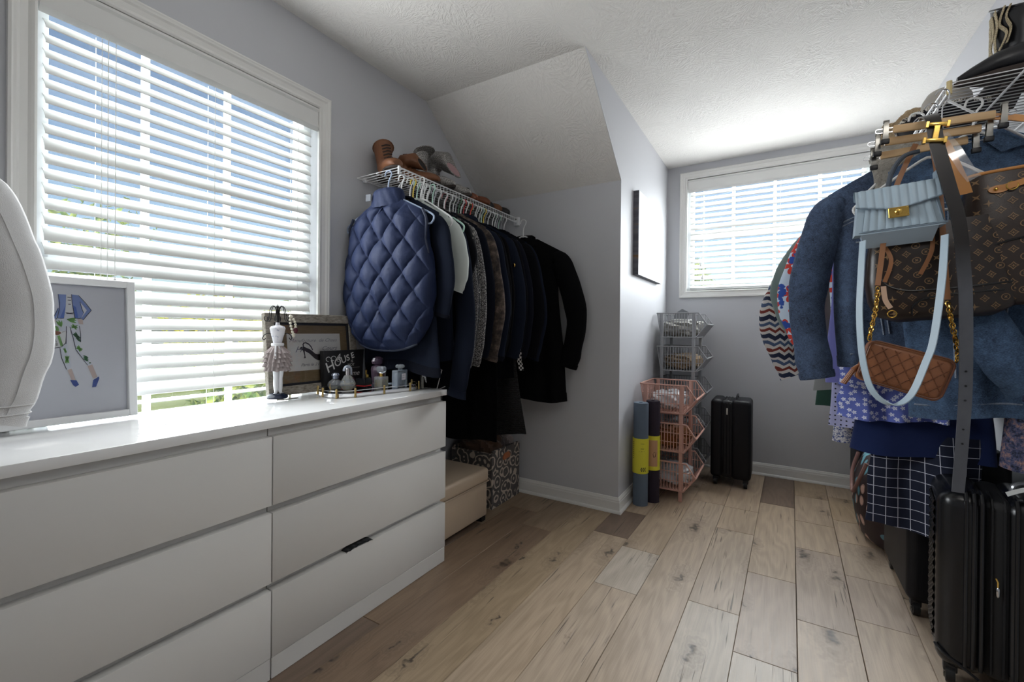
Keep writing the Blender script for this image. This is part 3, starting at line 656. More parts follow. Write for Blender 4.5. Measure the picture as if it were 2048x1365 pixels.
hl = thing('shoe_ornament', 'small clear high-heel ornament topped with silver glitter at the dresser end', 'ornament', (.365, 1.535, .7805), R(60))
n = N('silver glitter'); _vo = n.vor(n.obj, 420); MGLIT = n.set(n.ramp(n.sep(_vo['Color'])[0], [(0., lin(120, 120, 124)), (1., lin(240, 240, 244))]), .25, .8)
ob('glitter_vamp', G().loft([[(-.012, -.012, .052), (-.012, .012, .052), (-.012, .010, .066), (-.012, -.010, .066)], [(.006, -.011, .056), (.006, .011, .056), (.006, .009, .071), (.006, -.009, .071)], [(.030, -.004, .054), (.030, .004, .054), (.030, .003, .058), (.030, -.003, .058)]]), MGLIT, hl)
ob('glitter_heel', G().tube([(.004, 0, .056), (.010, 0, .030), (.012, 0, .022)], [.007, .004, .001], 8), MGLIT, hl)
for s in (-1, 1): ob('clear_leg', G().rbox(-.012, -.004, s*.008-.003, s*.008+.003, 0, .054, .001, 1), m_clear('acrylic', lin(226, 222, 212)), hl)

# ================================================================ ottoman and fabric box
ot = thing('storage_ottoman', 'beige leather storage ottoman beside the white dresser', 'ottoman', (.205, 1.81, 0))
MLEA = plain('beige leather', lin(198, 178, 154), .45, var=.05, bump=.15, bs=260)
wob('base', G().rbox(.035, .394, 1.592, 2.020, .028, .212, .008, 3), MLEA, ot)
wob('lid', G().rbox(.03, .402, 1.586, 2.028, .215, .290, .018, 4), MLEA, ot)
wob('piping', G().tube([(x, y, .2175) for x, y in ((.031, 1.588), (.401, 1.588), (.401, 2.026), (.031, 2.026))], .003, 6, closed=True), MLEA, ot)
for x in (.06, .37):
    for y in (1.62, 1.995): wob('foot', G().box(x-.018, x+.018, y-.018, y+.018, 0, .029), MBLACK, ot, 0)
n = N('paisley cotton'); _o = n.obj
_w = n.n('TexNoise'); n.put(_w.inputs['Vector'], _o); _w.inputs['Scale'].default_value = 14
_q = n.vadd(_o, n.vmul(n.vsub(_w.outputs['Color'], (.5, .5, .5)), (.035, .035, .035)))
_d = n.vor(_q, 15, .9)['Distance']; _e = n.math('SINE', n.math('MULTIPLY', _d, 17.))
MPAIS = n.set(n.mix(n.ramp(_e, [(.42, 0.), (.58, 1.)]), n.mix(n.noise(_o, 34, 2), lin(66, 70, 74), lin(108, 100, 94)), lin(196, 182, 168)), .85)
bx = thing('fabric_box', 'open fabric storage box with grey paisley pattern under the dark clothes', 'box', (.2, 2.30, 0))
for a in ((.045, .345, 2.140, 2.152), (.045, .345, 2.446, 2.458), (.045, .057, 2.152, 2.446), (.333, .345, 2.152, 2.446)): wob('side_panel', G().box(*a, .003, .325 + (.012 if a[3]-a[2] > .1 else 0)), MPAIS, bx, 0)
wob('bottom', G().box(.045, .345, 2.140, 2.458, 0, .003), MPAIS, bx, 0)
wob('handle', G().loft([[(.345, y0, z0) for y0, z0 in q] if k == 0 else [(.351, y0, z0) for y0, z0 in q] for k, q in ((0, [(2.262, .262), (2.33, .268), (2.338, .285), (2.318, .305), (2.272, .298), (2.255, .280)]), (1, [(2.262, .262), (2.33, .268), (2.338, .285), (2.318, .305), (2.272, .298), (2.255, .280)]))]), plain('tan leather tab', lin(178, 104, 62), .5), bx)
def blob(c, s, amp=.12, seed=1, n=40, m=22, e=1.6):
    rn = random.Random(seed); ks = [(rn.uniform(2, 7), rn.uniform(2, 7), rn.uniform(2, 7), rn.uniform(0, 6)) for _ in range(5)]
    def f(u, v):
        th, ph = 2*math.pi*u, math.pi*(.02+.96*v); x, y, z = math.sin(ph)*math.cos(th), math.sin(ph)*math.sin(th), math.cos(ph)
        d = 1+amp*sum(abs(math.sin(a*x+b*y+cc*z+p))-.5 for a, b, cc, p in ks)
        sg = lambda q: math.copysign(abs(q)**(1/e), q)
        return (c[0]+s[0]*sg(x)*d, c[1]+s[1]*sg(y)*d, c[2]+s[2]*sg(z)*d)
    return G().grid(f, n, m, True)
one('folded_blanket', 'crumpled brown cloth heaped in the paisley box', 'cloth', blob((.19, 2.255, .325), (.115, .088, .10), .14, 4), fabric('brown cloth', lin(86, 66, 54)))
one('plush_blanket', 'pale grey plush rolled in the paisley box', 'blanket', blob((.215, 2.392, .325), (.10, .045, .075), .10, 9), fabric('pale plush', lin(150, 140, 138), bs=200, bump=.8))

# ================================================================ canvas on the dormer wall
n = N('canvas side print'); MCANS = n.set(n.ramp(n.noise(n.vmul(n.obj, (1, 12, 9)), 1.6, 4, .6), [(.42, lin(80, 81, 88)), (.56, lin(104, 104, 112)), (.62, lin(128, 98, 62)), (.72, lin(20, 20, 24))]), .6)
cv = thing('wall_canvas', 'square stretched canvas hanging on the bright dormer wall', 'picture', (.99, 3.07, 1.405))
wob('stretcher', G().box(.9835, 1.0175, 2.752, 3.390, 1.405, 1.930), MCANS, cv, 0)
wob('printed_front', G().box(1.0176, 1.0186, 2.7525, 3.3895, 1.4055, 1.9295), plain('canvas glare', lin(226, 231, 240), .45, var=.02, vs=6), cv, 0)  # window glare painted into the front as its pale colour

# ================================================================ stacking baskets
def tower(label, x0, y0, y1, tops, mt, group=None):
    t = thing('stacking_baskets', label, 'basket', (x0+.17, (y0+y1)/2, 0))
    H = .172; poly = [(.0, H), (.282, H), (.336, .092), (.266, 0), (.03, 0)]
    def zr(x):
        lo = 0 if .03 <= x <= .266 else (H*(1-x/.03) if x < .03 else .092*(x-.266)/.07)
        hi = H if x <= .282 else H-(H-.092)*(x-.282)/.054
        return lo, hi
    for px in (.035, .248):
        for y in (y0+.004, y1-.004): wob('post', G().rbox(x0+px-.011, x0+px+.011, y-.008, y+.008, .0, tops[0]-.004, .004, 2), mt, t)
    for zt in tops:
        zb = zt-H; g = G()
        for y in (y0, y1): g.tube([(x0+x, y, zb+z) for x, z in poly], .0055, 6, closed=True)
        for x, z in ((0, H), (.336, .092), (.266, 0), (.03, 0)): g.tube([(x0+x, y0, zb+z), (x0+x, y1, zb+z)], .0055, 6)
        b = wob('basket', g, mt, t)
        l = G()
        for y in (y0, y1):
            x = .022
            while x < .325:
                lo, hi = zr(x); l.box(x0+x-.0022, x0+x+.0022, y-.002, y+.002, zb+lo, zb+hi); x += .0185
            for z in (.058, .115):
                xa = .03*(1-z/H); xb = .266+.07*z/.092 if z < .092 else .336-.054*(z-.092)/(H-.092)
                l.box(x0+xa, x0+xb, y-.0022, y+.0022, zb+z-.002, zb+z+.002)
        y = y0+.02
        while y < y1-.01:
            l.tube([(x0, y, zb+H), (x0+.03, y, zb), (x0+.266, y, zb), (x0+.336, y, zb+.092)], .0022, 4); y += .0185
        for z in (.058, .115): l.tube([(x0+.03*(1-z/H), y0, zb+z), (x0+.03*(1-z/H), y1, zb+z)], .0022, 4)
        for k in range(1, 12): x = .03+.236*k/12; l.tube([(x0+x, y0, zb), (x0+x, y1, zb)], .0022, 4)
        l.tube([(x0+.30, y0, zb+.046), (x0+.30, y1, zb+.046)], .0022, 4)
        lo = wob('lattice', l, mt, b, 0); lo['kind'] = 'stuff'
    return t
tower('grey plastic tower of stacking baskets in the corner behind the pink one', 1.010, 3.300, 3.640, [1.183, .944, .708, .472, .236], plain('grey plastic', lin(150, 152, 155), .45))
tower('pink plastic tower of three stacking baskets beside the yoga mats', 1.010, 2.862, 3.205, [.716, .477, .238], plain('blush pink plastic', lin(206, 160, 146), .42))
MPLA = N('thin clear bag'); MPLA.set(lin(226, 228, 232), .25, Transmission_Weight=.35); MPLA = MPLA.m
def stuffing(name, label, cat, c, s, mt, seed, amp=.14): one(name, label, cat, blob(c, s, amp, seed, 32, 18), mt)
stuffing('plastic_bag', 'crumpled white plastic bag in the top pink basket', 'bag', (1.155, 3.03, .608), (.095, .13, .048), MPLA, 3)
stuffing('pine_cones', 'rust brown dried cones heaped in the middle pink basket', 'decoration', (1.17, 3.04, .368), (.095, .12, .048), fabric('rust brown cones', lin(132, 82, 44), bs=120, bump=1.), 5, .2)
stuffing('plastic_bag', 'clear plastic bag spilling out of the bottom pink basket', 'bag', (1.19, 3.04, .128), (.10, .12, .048), MPLA, 6)
stuffing('folded_papers', 'grey and white papers and cloth in the top grey basket', 'papers', (1.16, 3.47, 1.078), (.105, .13, .052), fabric('grey papers', lin(176, 174, 168), var=.45), 8, .2)
stuffing('folded_cloth', 'tan and striped cloth in the second grey basket from the top', 'cloth', (1.165, 3.47, .834), (.105, .13, .047), fabric('tan cloth', lin(168, 144, 116), var=.4), 11, .18)
stuffing('plastic_bag', 'pale plastic bag in the second grey basket from the bottom', 'bag', (1.19, 3.46, .362), (.105, .12, .046), MPLA, 13, .18)
one('folder', 'grey folder poking up from the top grey basket', 'folder', G().prism([(1.10, 1.145), (1.20, 1.145), (1.215, 1.19), (1.165, 1.218), (1.115, 1.185)], 3.40, 3.404, 'y'), plain('grey card', lin(120, 122, 126), .7), smooth=0)

# ================================================================ yoga mats
def yoga(label, x, y, r, h, mt, seed, deg=0.):
    t = thing('yoga_mat', label, 'yoga mat', (x, y, 0), R(deg), 'rolled yoga mats in the corner')
    rings = []; turns = 5.; th = .0062; m = 150
    for k in range(m+1):
        a = 2*math.pi*turns*k/m; rr = .010+(r-.010-th)*k/m; c, s = math.cos(a), math.sin(a)
        rings.append([(rr*c, rr*s, 0), ((rr+th)*c, (rr+th)*s, 0), ((rr+th)*c, (rr+th)*s, h), (rr*c, rr*s, h)])
    ob('rolled_mat', G().loft(rings), mt, t, 40); return t
y1_ = yoga('rolled slate blue yoga mat with wide yellow paper band', 1.056, 2.702, .046, .618, plain('slate foam', lin(96, 110, 126), .8, bump=.3, bs=500), 1)
MYEL = plain('yellow paper band', lin(222, 214, 62), .55)
def band(t, r, z0, z1, mt): return ob('paper_band', G().lathe([(r, z0), (r+.0012, z0), (r+.0012, z1), (r, z1)], n=48), mt, t)
bd = band(y1_, .0462, .196, .405, MYEL)
def on_cyl(r, a0, z0): return lambda x, y: (r*math.cos(R(a0)+x/r), r*math.sin(R(a0)+x/r), z0+y)
g = G(); CB = .0477
for k in range(3):
    for s in (1, -1): poly_flat(g, [(k*.011, 0), (k*.011+.006, 0), (k*.011+.011, s*.012), (k*.011+.005, s*.012)], on_cyl(CB, -75, .222))
for a, z, w_ in ((-85, .33, .030), (-75, .345, .020), (-75, .375, .022)): poly_flat(g, [(0, 0), (w_/2, 0), (w_, 0), (w_, .0022), (w_/2, .0022), (0, .0022)], on_cyl(CB, a, z))
for k in range(9): poly_flat(g, [(0, -k*.012), (.006, -k*.012), (.006, -k*.012-.006), (0, -k*.012-.006)], on_cyl(CB, -135, .385))
ob('band_print', g, plain('band ink', lin(44, 44, 36), .6), bd, 0)
y2_ = yoga('rolled dark purple yoga mat with yellow and tan band', 1.106, 2.792, .043, .622, plain('aubergine foam', lin(44, 34, 48), .8, bump=.3, bs=500), 2)
b2 = band(y2_, .0432, .200, .410, MYEL)
g = G(); [poly_flat(g, [(-.03+.006*k, 0), (-.024+.006*k, 0), (-.024+.006*k, .16), (-.03+.006*k, .16)], on_cyl(.0446, -75, .225)) for k in range(10)]
ob('band_picture', g, plain('tan band print', lin(196, 152, 118), .6), b2, 0)
g = G(); poly_flat(g, [(0, 0), (.012, .004), (.016, .03), (.004, .034), (-.004, .02)], on_cyl(.0450, -70, .28)); ob('band_figure', g, plain('dark figure print', lin(60, 34, 26), .6), b2, 0)

# ================================================================ cases on wheels
MCASE = plain('black nylon shell', lin(17, 18, 23), .5, bump=.15, bs=600, Specular_IOR_Level=.3)
MZIP = plain('black zip tape', lin(16, 17, 20), .6)
MRUB = plain('black rubber wheel', lin(20, 20, 22), .5)
def wheels(t, x0, x1, y0, y1, r=.024, hub=True):
    for x in (x0, x1):
        for y in (y0, y1):
            w = G(); w.loft([[(x+dx, y+rr*math.cos(2*math.pi*k/20), r+rr*math.sin(2*math.pi*k/20)) for k in range(20)] for dx, rr in ((-.011, r*.7), (-.010, r), (.010, r), (.011, r*.7))])
            wo = wob('wheel', w, MRUB, t)
            sp = G()
            for k in range(6):
                a = math.pi*k/6; sp.tube([(x-.0125, y-math.cos(a)*r*.62, r-math.sin(a)*r*.62), (x-.0125, y+math.cos(a)*r*.62, r+math.sin(a)*r*.62)], .0016, 4)
            wob('spokes', sp, MSTEEL, wo); wob('caster', G().rbox(x-.016, x+.016, y-.013, y+.016, r*1.3, r*2.+.012, .004, 2), MBLACK, t)
s1 = thing('suitcase', 'small black upright suitcase standing under the dormer window', 'suitcase', (1.495, 3.43, 0))
wob('front_shell', G().rbox(1.372, 1.448, 3.312, 3.555, .055, .590, .026, 5), MCASE, s1); wob('back_shell', G().rbox(1.500, 1.620, 3.312, 3.555, .055, .590, .026, 5), MCASE, s1)
wob('zip_gusset', G().rbox(1.436, 1.512, 3.318, 3.549, .060, .584, .018, 3), MZIP, s1)
for x in (1.455, 1.474, 1.493): wob('zip', G().tube([(x, 3.316, .09), (x, 3.316, .565), (x, 3.34, .586), (x, 3.52, .586)], .0035, 6), MCASE, s1)
wob('top_handle', G().tube(smoothpts([(1.53, 3.37, .588), (1.53, 3.38, .612), (1.53, 3.48, .612), (1.53, 3.49, .588)], 4), .009, 8, flat=.6), MBLACK, s1)
wob('zip_pull', G().rbox(1.470, 1.480, 3.309, 3.313, .49, .535, .0015, 1), plain('white metal pull', lin(206, 206, 202), .3, .6), s1)
wheels(s1, 1.405, 1.588, 3.345, 3.52)

# ================================================================ wire shelves
MWSH = plain('white coated wire', lin(226, 227, 228), .4)
def wire_shelf(label, xw, xf, y0, y1, z, caps=True, brace=True, capm=None):
    s = 1 if xf > xw else -1
    t = thing('wire_shelf', label, 'shelf', ((xw+xf)/2, (y0+y1)/2, z))
    d = G(); y = y0+.004
    while y < y1: d.tube([(xw+s*.012, y, z), (xf, y, z), (xf, y, z-.030)], .0017, 5); y += .0254
    o = wob('deck_wires', d, MWSH, t, 40); o['kind'] = 'stuff'
    for x, zz, r in ((xw+s*.012, z-.003, .0032), (xw+(xf-xw)*.5, z-.004, .0032), (xf+s*.001, z-.0035, .0036), (xf+s*.001, z-.030, .0042)):
        wob('rod', G().tube([(x, y0, zz), (x, y1, zz)], r, 8), MWSH, t)
    for yy in (y0+.05, (y0+y1)/2, y1-.06): wob('wall_clip', G().rbox(xw, xw+s*.018, yy-.008, yy+.008, z-.012, z+.006, .003, 2) if s > 0 else G().rbox(xw-.018, xw, yy-.008, yy+.008, z-.012, z+.006, .003, 2), MWHITE, t)
    if brace:
        for yy in (y0+.045, y1-.35): wob('brace', G().tube([(xf-s*.004, yy, z-.030), (xw+s*.006, yy, z-.30)], .0055, 8, flat=.5), MWSH, t)
    if caps: wob('end_cap', G().tube([(xf, y0-.002, z+.003), (xf, y0-.002, z-.035)], .0065, 8), capm or MWHITE, t)
    return t
wire_shelf('white wire shelf above the dark clothes on the window wall', 0., .294, 1.440, 2.478, 1.785)
wob_b = thing('shelf_bracket', 'small white end bracket holding the wire shelf to the grey knee wall', 'bracket', (.294, 2.49, 1.75))
wob('plate', G().rbox(.272, .312, 2.480, 2.4985, 1.735, 1.79, .004, 2), MWHITE, wob_b); wob('screw', G().tube([(.292, 2.479, 1.776), (.292, 2.474, 1.776)], .005, 8), MSTEEL, wob_b)

# ================================================================ hangers
def hanger_geo(w=.205, drop=.115, r=.0042):
    g = G(); g.tube(smoothpts([(-.020, 0, -.014), (-.014, 0, .004), (0, 0, .0085), (.016, 0, .001), (.018, 0, -.016), (.006, 0, -.034), (0, 0, -.06), (0, 0, -.100)], 4), r*.75, 7)
    n0 = -.105; P = [(0, 0, n0+.006), (.03, 0, n0), (w*.8, 0, n0-drop*.72), (w, 0, n0-drop*.95), (w+.012, 0, n0-drop-.010), (w, 0, n0-drop-.030), (w*.8, 0, n0-drop-.034)]
    Q = P + [(-x, y, z) for x, y, z in P[:0:-1]]
    g.tube(smoothpts(Q, 3, True), r, 7, closed=True); return g
HM = {k: plain(k+' hanger plastic', lin(*c), .4) for k, c in dict(white=(232, 233, 232), mint=(192, 226, 212), yellow=(232, 202, 82), red=(206, 62, 66), grey=(168, 170, 176), blue=(150, 166, 190), pink=(216, 164, 168), green=(92, 140, 110)).items()}
_hm = {}
def hanger(x, y, z, colour, label, rz=0., w=.205, group=None):
    k = (colour, w)
    if k not in _hm: _hm[k] = mesh('clothes_hanger', hanger_geo(w), HM[colour], 40)
    o = ob('clothes_hanger', _hm[k], None); o.location = (x, y, z); o.rotation_euler = (0, 0, rz); return tag(o, label, 'hanger', group)

# ================================================================ garments
def sgn(c, p): return math.copysign(abs(c)**p, c)
def body_fn(sw, L, bw, th, seed, fold, neck=.075, z0=-.108, slope=.56, waist=None, bias=0., hemwave=.012):
    rn = random.Random(seed); ph = [rn.uniform(0, 6.28) for _ in range(6)]; fk = rn.uniform(24, 36)
    W = [(0, sw), (.10, sw*.985), (.25, sw*.93), (.6, (sw*.93+bw)/2 if waist is None else waist), (1., bw)]
    Dp = [(0, .010), (.05, .022), (.15, th*.85), (.5, th), (1., th*1.05)]
    def f(u, v):
        a = 2*math.pi*u; cx, sy = sgn(math.cos(a), .75), sgn(math.sin(a), .85)
        w, d = lerp(W, v), lerp(Dp, v); x = w*cx
        zt = z0 - max(0, abs(x)-neck)*slope - (.012 if abs(x) < neck else 0)
        zb = z0 - L + hemwave*math.sin(x*14+ph[0])
        z = zt + (zb-zt)*v
        fo = fold*th*min(1, v*1.6)*(math.sin(x*fk+ph[1]+2.5*v)+.6*math.sin(x*fk*1.9+ph[2]-3*v)+.5*math.sin(z*11+x*9+ph[3]))
        e = .0045*math.sin(z*10+ph[4])*abs(cx)
        return (x+e*math.copysign(1, cx)+bias*v, d*sy+fo*(.5+.5*abs(sy)), z)
    return f
def sleeve_geo(s, sw, sl, r0, r1, seed, fwd=0., out=.05, z0=-.108, slope=.56, neck=.075, short=False, sflat=.62, wr=0.):
    rn = random.Random(seed*3+s); zt = z0-max(0, sw-neck)*slope
    P = [(s*sw*.80, 0, zt-.045), (s*sw*.97, fwd*.1, zt-.06), (s*(sw+out*.6), fwd*.3, zt-.06-sl*.25), (s*(sw+out), fwd*.6, zt-.05-sl*.55), (s*(sw+out*.7), fwd, zt-.04-sl*.85), (s*(sw+out*.45), fwd*1.1, zt-.03-sl)]
    pts = smoothpts(P, 7); m = len(pts); ph = rn.uniform(0, 6)
    rr = []
    for i in range(m):
        t = i/(m-1); rr.append((r0+(r1-r0)*t)*min(1., .42+t*2.2)*(1+.045*math.sin(t*17+ph)*(1 if t > .2 else 0)+.035*math.sin(t*41+ph*2)*t))
    if wr: rr = [q*(1+wr*(abs(math.sin(i*.55+ph+.6*math.sin(i*.21)))-.5)) for i, q in enumerate(rr)]
    return G().tube(pts, rr, 16, True, sflat, up=(0, 1, 0)), pts, rr
def garment(name, label, cat, x, y, z, rz, mt, sw=.21, L=.66, bw=.23, th=.024, sl=.60, sleeves=True, collar='crew', seed=1, fold=.35, fwd=0., out=.045, cuff=None, r0=.062, r1=.042, group=None, n=64, m=30, hem=True, side=(-1, 1), out_r=None, sflat=.62, wr=0., neck=.075, bias=0., waist=None, slope=.56):
    t = thing(name, label, cat, (x, y, z), rz, group)
    f = body_fn(sw, L, bw, th, seed, fold, neck, bias=bias, waist=waist, slope=slope)
    ob('body', G().grid(f, n, m, True), mt, t, 70)
    if sleeves:
        for s in side:
            g, pts, rr = sleeve_geo(s, sw, sl, r0, r1, seed, fwd if out_r is None or s < 0 else .03, out if out_r is None or s < 0 else out_r, neck=neck, slope=slope, sflat=sflat, wr=wr); so = ob('sleeve', g, mt, t, 70)
            if cuff: ob('cuff', G().tube(pts[-4:], [q*1.07 for q in rr[-4:]], 16, True, sflat, up=(0, 1, 0)), cuff, so, 50)
    if hem and cuff: ob('hem', G().grid(lambda u, v: (lambda p: (p[0]*1.01, p[1]*1.08, p[2]))(f(u, .94+.06*v)), n, 4, True), cuff, t, 70)
    if collar == 'crew':
        ob('collar', G().tube([(neck*1.02*math.cos(2*math.pi*k/20), .020*math.sin(2*math.pi*k/20), -.116-.012*math.sin(2*math.pi*k/20)) for k in range(20)], .009, 8, closed=True), cuff or mt, t)
    elif collar == 'hood':
        ob('hood', blob((0, .012, -.145), (neck*1.35, .034, .055), .10, seed, 28, 16), mt, t, 70)
    elif collar == 'fold':
        g = G()
        for s in (-1, 1):
            g.loft([[(s*.012, -.018, -.121), (s*.055, -.026, -.108), (s*.06, -.02, -.101), (s*.02, -.012, -.112)], [(s*.05, -.036, -.176), (s*.105, -.034, -.161), (s*.106, -.028, -.158), (s*.05, -.030, -.173)]])
        g.tube([(-.07, .004, -.114), (-.05, .02, -.102), (0, .026, -.098), (.05, .02, -.102), (.07, .004, -.114)], .014, 8); ob('collar', g, mt, t, 50)
    elif collar == 'stand':
        ob('collar', G().loft([[(r*math.cos(a)*neck, r*math.sin(a)*.03, zz) for a in [2*math.pi*k/24 for k in range(24)]] for r, zz in ((1.15, -.10), (1.05, -.06), (1.0, -.03), (.9, -.028), (.92, -.06))], False, False), mt, t, 60)
    return t
NAVY = fabric('navy sweat jersey', lin(25, 31, 45), var=.22, sheen=0.); INK = fabric('ink black jersey', lin(13, 14, 19), var=.25, sheen=0.); BLACK = fabric('black wool', lin(9, 9, 12), var=.3, sheen=0.)
MIDN = fabric('midnight knit', lin(18, 21, 31), var=.25, bs=400, sheen=0.)
def m_speckle(name, base, fleck, thr=.6, sc=700):
    n = N(name); c = n.ramp(n.noise(n.obj, sc, 2, .7), [(thr-.1, base), (thr+.04, fleck)]); n.bump(n.noise(n.obj, sc, 2), .6, .003); return n.set(c, .95)
TWEED = m_speckle('speckled grey knit', lin(26, 26, 30), lin(150, 148, 148), .56, 330); SALT = m_speckle('salt and pepper wool', lin(20, 20, 24), lin(196, 194, 192), .58, 300)
n = N('acid wash brown cotton'); MACID = n.set(n.ramp(n.noise(n.obj, 26, 5, .65), [(.36, lin(38, 34, 34)), (.52, lin(74, 64, 58)), (.68, lin(122, 106, 96))]), .9)
n = N('black sequin floral'); _v = n.vor(n.obj, 120); MSEQ = n.set(n.mix(n.math('MULTIPLY', n.math('LESS_THAN', _v['Distance'], .32), n.ramp(n.noise(n.obj, 22, 2), [(.52, 0.), (.58, 1.)])), lin(16, 17, 22), lin(196, 190, 180)), .7)
n = N('black and white check'); _s = n.sep(n.vmul(n.obj, (90, 90, 90))); _k = n.math('MODULO', n.math('ADD', n.math('FLOOR', _s[0]), n.math('FLOOR', _s[2])), 2.); MCHK = n.set(n.mix(n.math('ABSOLUTE', _k), lin(18, 18, 20), lin(222, 220, 220)), .8)
MINT = fabric('pale mint jersey', lin(206, 214, 210), var=.08)
def m_ruffle():
    n = N('black ruffle tulle'); w = n.n('TexWave', wave_type='BANDS', bands_direction='Z'); n.put(w.inputs['Vector'], n.obj); w.inputs['Scale'].default_value = 26; w.inputs['Distortion'].default_value = 6; w.inputs['Detail Scale'].default_value = 3.
    n.bump(w.outputs[1], 1., .01); return n.set(n.mix(w.outputs[1], lin(8, 8, 10), lin(26, 26, 30)), .8)
RX, RZ = .275, 1.7535; GL = 'dark clothes on the left rail'
# --- quilted vest, hung on the end of the shelf
def vest():
    t = thing('quilted_vest', 'navy diamond-quilted puffer vest facing out from the end of the left rail', 'vest', (.262, 1.405, RZ-.005), R(2))
    n = N('navy puffer nylon'); _b = n.noise(n.obj, 60, 4); n.bump(_b, .35, .004); mt = n.set(n.mix(n.noise(n.obj, 6, 2), lin(26, 36, 64), lin(36, 47, 78)), .62, Specular_IOR_Level=.22)
    z0, L = -.105, .690
    W = [(0, .205), (.05, .225), (.10, .228), (.22, .222), (.34, .240), (.5, .262), (.7, .272), (.86, .258), (.94, .225), (1., .17)]
    def f(u, v):
        cx = 1-4*u if u < .5 else 4*u-3; sy = (1 if u < .5 else -1)*max(0., 1-abs(cx)**2.6)**(1/2.6); w = lerp(W, v); x = w*cx
        zt = z0-.012-max(0, abs(x)-.07)*.50; zb = z0-L+.10*(abs(x)/.27)**2.5; z = zt+(zb-zt)*v
        d = lerp([(0, .014), (.08, .034), (.4, .046), (.85, .044), (.97, .028), (1., .012)], v)
        p, q = x/.127+z/.152, x/.127-z/.152
        pf = (math.sin(math.pi*p)**2)**.19*(math.sin(math.pi*q)**2)**.19
        wr = .0022*math.sin(x*160+math.sin(z*60)*2)*(1-pf)
        return (x+.008*math.sin(z*13)*math.copysign(1, cx), sy*(d+.031*pf*min(1, v*9)*min(1, (1-v)*14)+wr), z)
    ob('body', G().grid(f, 420, 230, True), mt, t, 80)
    def cf(u, v):
        a = 2*math.pi*u; rr = lerp([(0, 1.2), (.3, 1.1), (.7, 1.05), (.9, .98), (1, .85)], v); pf = abs(math.sin(6*a+v*3))**.5
        return (rr*.085*math.cos(a), rr*.040*math.sin(a)*(1+.12*pf), -.160+.085*v)
    ob('collar', G().grid(cf, 72, 14, True), mt, t, 80)
    dk = plain('navy binding', lin(30, 38, 60), .6)
    ob('hem_binding', G().tube([f(.5+.5*k/40, .997) for k in range(41)], .0055, 7), dk, t)
    for s in (-1, 1): ob('armhole_binding', G().tube([(s*lerp(W, v)*1.0 + s*.004, -.012, f(0 if s > 0 else .5, v)[2]) for v in [.0+.34*k/20 for k in range(21)]], .006, 7), dk, t)
    ob('neck_label', G().box(-.09, -.06, -.047, -.044, -.125, -.095), plain('grey label', lin(78, 82, 90), .6), t, 0)
    return t
vest()
hanger(.262, 1.405, RZ, 'blue', 'grey-blue hanger poking from the armholes of the quilted vest', R(2), .25)
rows = [
 # y, name, label, material, kwargs, hanger colour
 (1.475, 'sweatshirt', 'large navy sweatshirt hanging right behind the quilted vest', NAVY, dict(L=.79, bw=.255, sw=.235, sl=.42, out=.045, th=.022, cuff=MIDN), 'white'),
 (1.520, 't_shirt', 'pale mint t-shirt with short sleeves behind the quilted vest', MINT, dict(L=.42, sl=.30, r0=.06, r1=.060, out=.05, th=.016, sw=.225), 'white'),
 (1.565, 'sweatshirt', 'navy sweatshirt with one long sleeve reaching below the dresser top', NAVY, dict(L=.74, sl=.78, out=.075, sw=.225, r1=.046, th=.024, cuff=NAVY, fwd=-.02), 'mint'),
 (1.612, 't_shirt', 'black t-shirt with thin white line print beside the navy sleeve', INK, dict(L=.90, sl=.24, r1=.06, th=.016, bw=.25), 'white'),
 (1.655, 'cardigan', 'speckled dark cardigan next to the black printed t-shirt', TWEED, dict(L=.70, sl=.66, out=.06, th=.020), 'white'),
 (1.700, 'blouse', 'black sequinned blouse with gold brooch between two speckled knits', MSEQ, dict(L=.62, sl=.60, th=.018, out=.05), 'grey'),
 (1.742, 'cardigan', 'salt and pepper wool cardigan after the sequinned blouse', SALT, dict(L=.72, sl=.66, out=.06, th=.020), 'white'),
 (1.786, 'sweatshirt', 'midnight knit pullover before the acid-washed jacket', MIDN, dict(L=.66, sl=.62, th=.020, out=.06), 'pink'),
 (1.835, 'jacket', 'faded brown acid-washed jacket in the middle of the left rail', MACID, dict(L=.70, sl=.64, out=.075, th=.024, cuff=MACID), 'white'),
 (1.882, 'hoodie', 'navy hooded sweatshirt after the acid-washed jacket', NAVY, dict(L=.70, sl=.64, collar='hood', th=.024, out=.065, cuff=MIDN), 'green'),
 (1.925, 'jumper', 'ink black jumper after the navy hoodie', INK, dict(L=.70, sl=.63, th=.020, out=.06), 'red'),
 (1.968, 'blazer', 'black wool blazer with lapels in the row of dark clothes', BLACK, dict(L=.76, sl=.62, th=.022, collar='fold', out=.06), 'white'),
 (2.010, 'skirt_suit', 'long black dress hanging down behind the blazer', BLACK, dict(L=1.21, sl=.60, bw=.20, th=.022, out=.05), 'yellow'),
 (2.054, 'sweatshirt', 'navy crew sweatshirt with gold button at the chest', NAVY, dict(L=.68, sl=.64, th=.022, out=.07, cuff=NAVY), 'white'),
 (2.098, 'tunic', 'black tunic with a black and white checked scarf edge', INK, dict(L=.86, sl=.62, th=.020, out=.06), 'mint'),
 (2.142, 'jumper', 'midnight blue jumper next to the checked tunic', MIDN, dict(L=.70, sl=.64, th=.020, out=.07), 'grey'),
 (2.190, 'ruffle_dress', 'black dress with ruffled tulle skirt reaching down to the paisley box', m_ruffle(), dict(L=1.20, sleeves=False, bw=.27, waist=.20, th=.034, fold=.5), 'white'),
 (2.238, 'cardigan', 'thin black cardigan with small gold buttons before the long coat', INK, dict(L=.72, sl=.64, th=.018, out=.08), 'white'),
 (2.284, 'jumper', 'navy jumper next to the long black coat', NAVY, dict(L=.72, sl=.66, th=.020, out=.085), 'mint'),
]
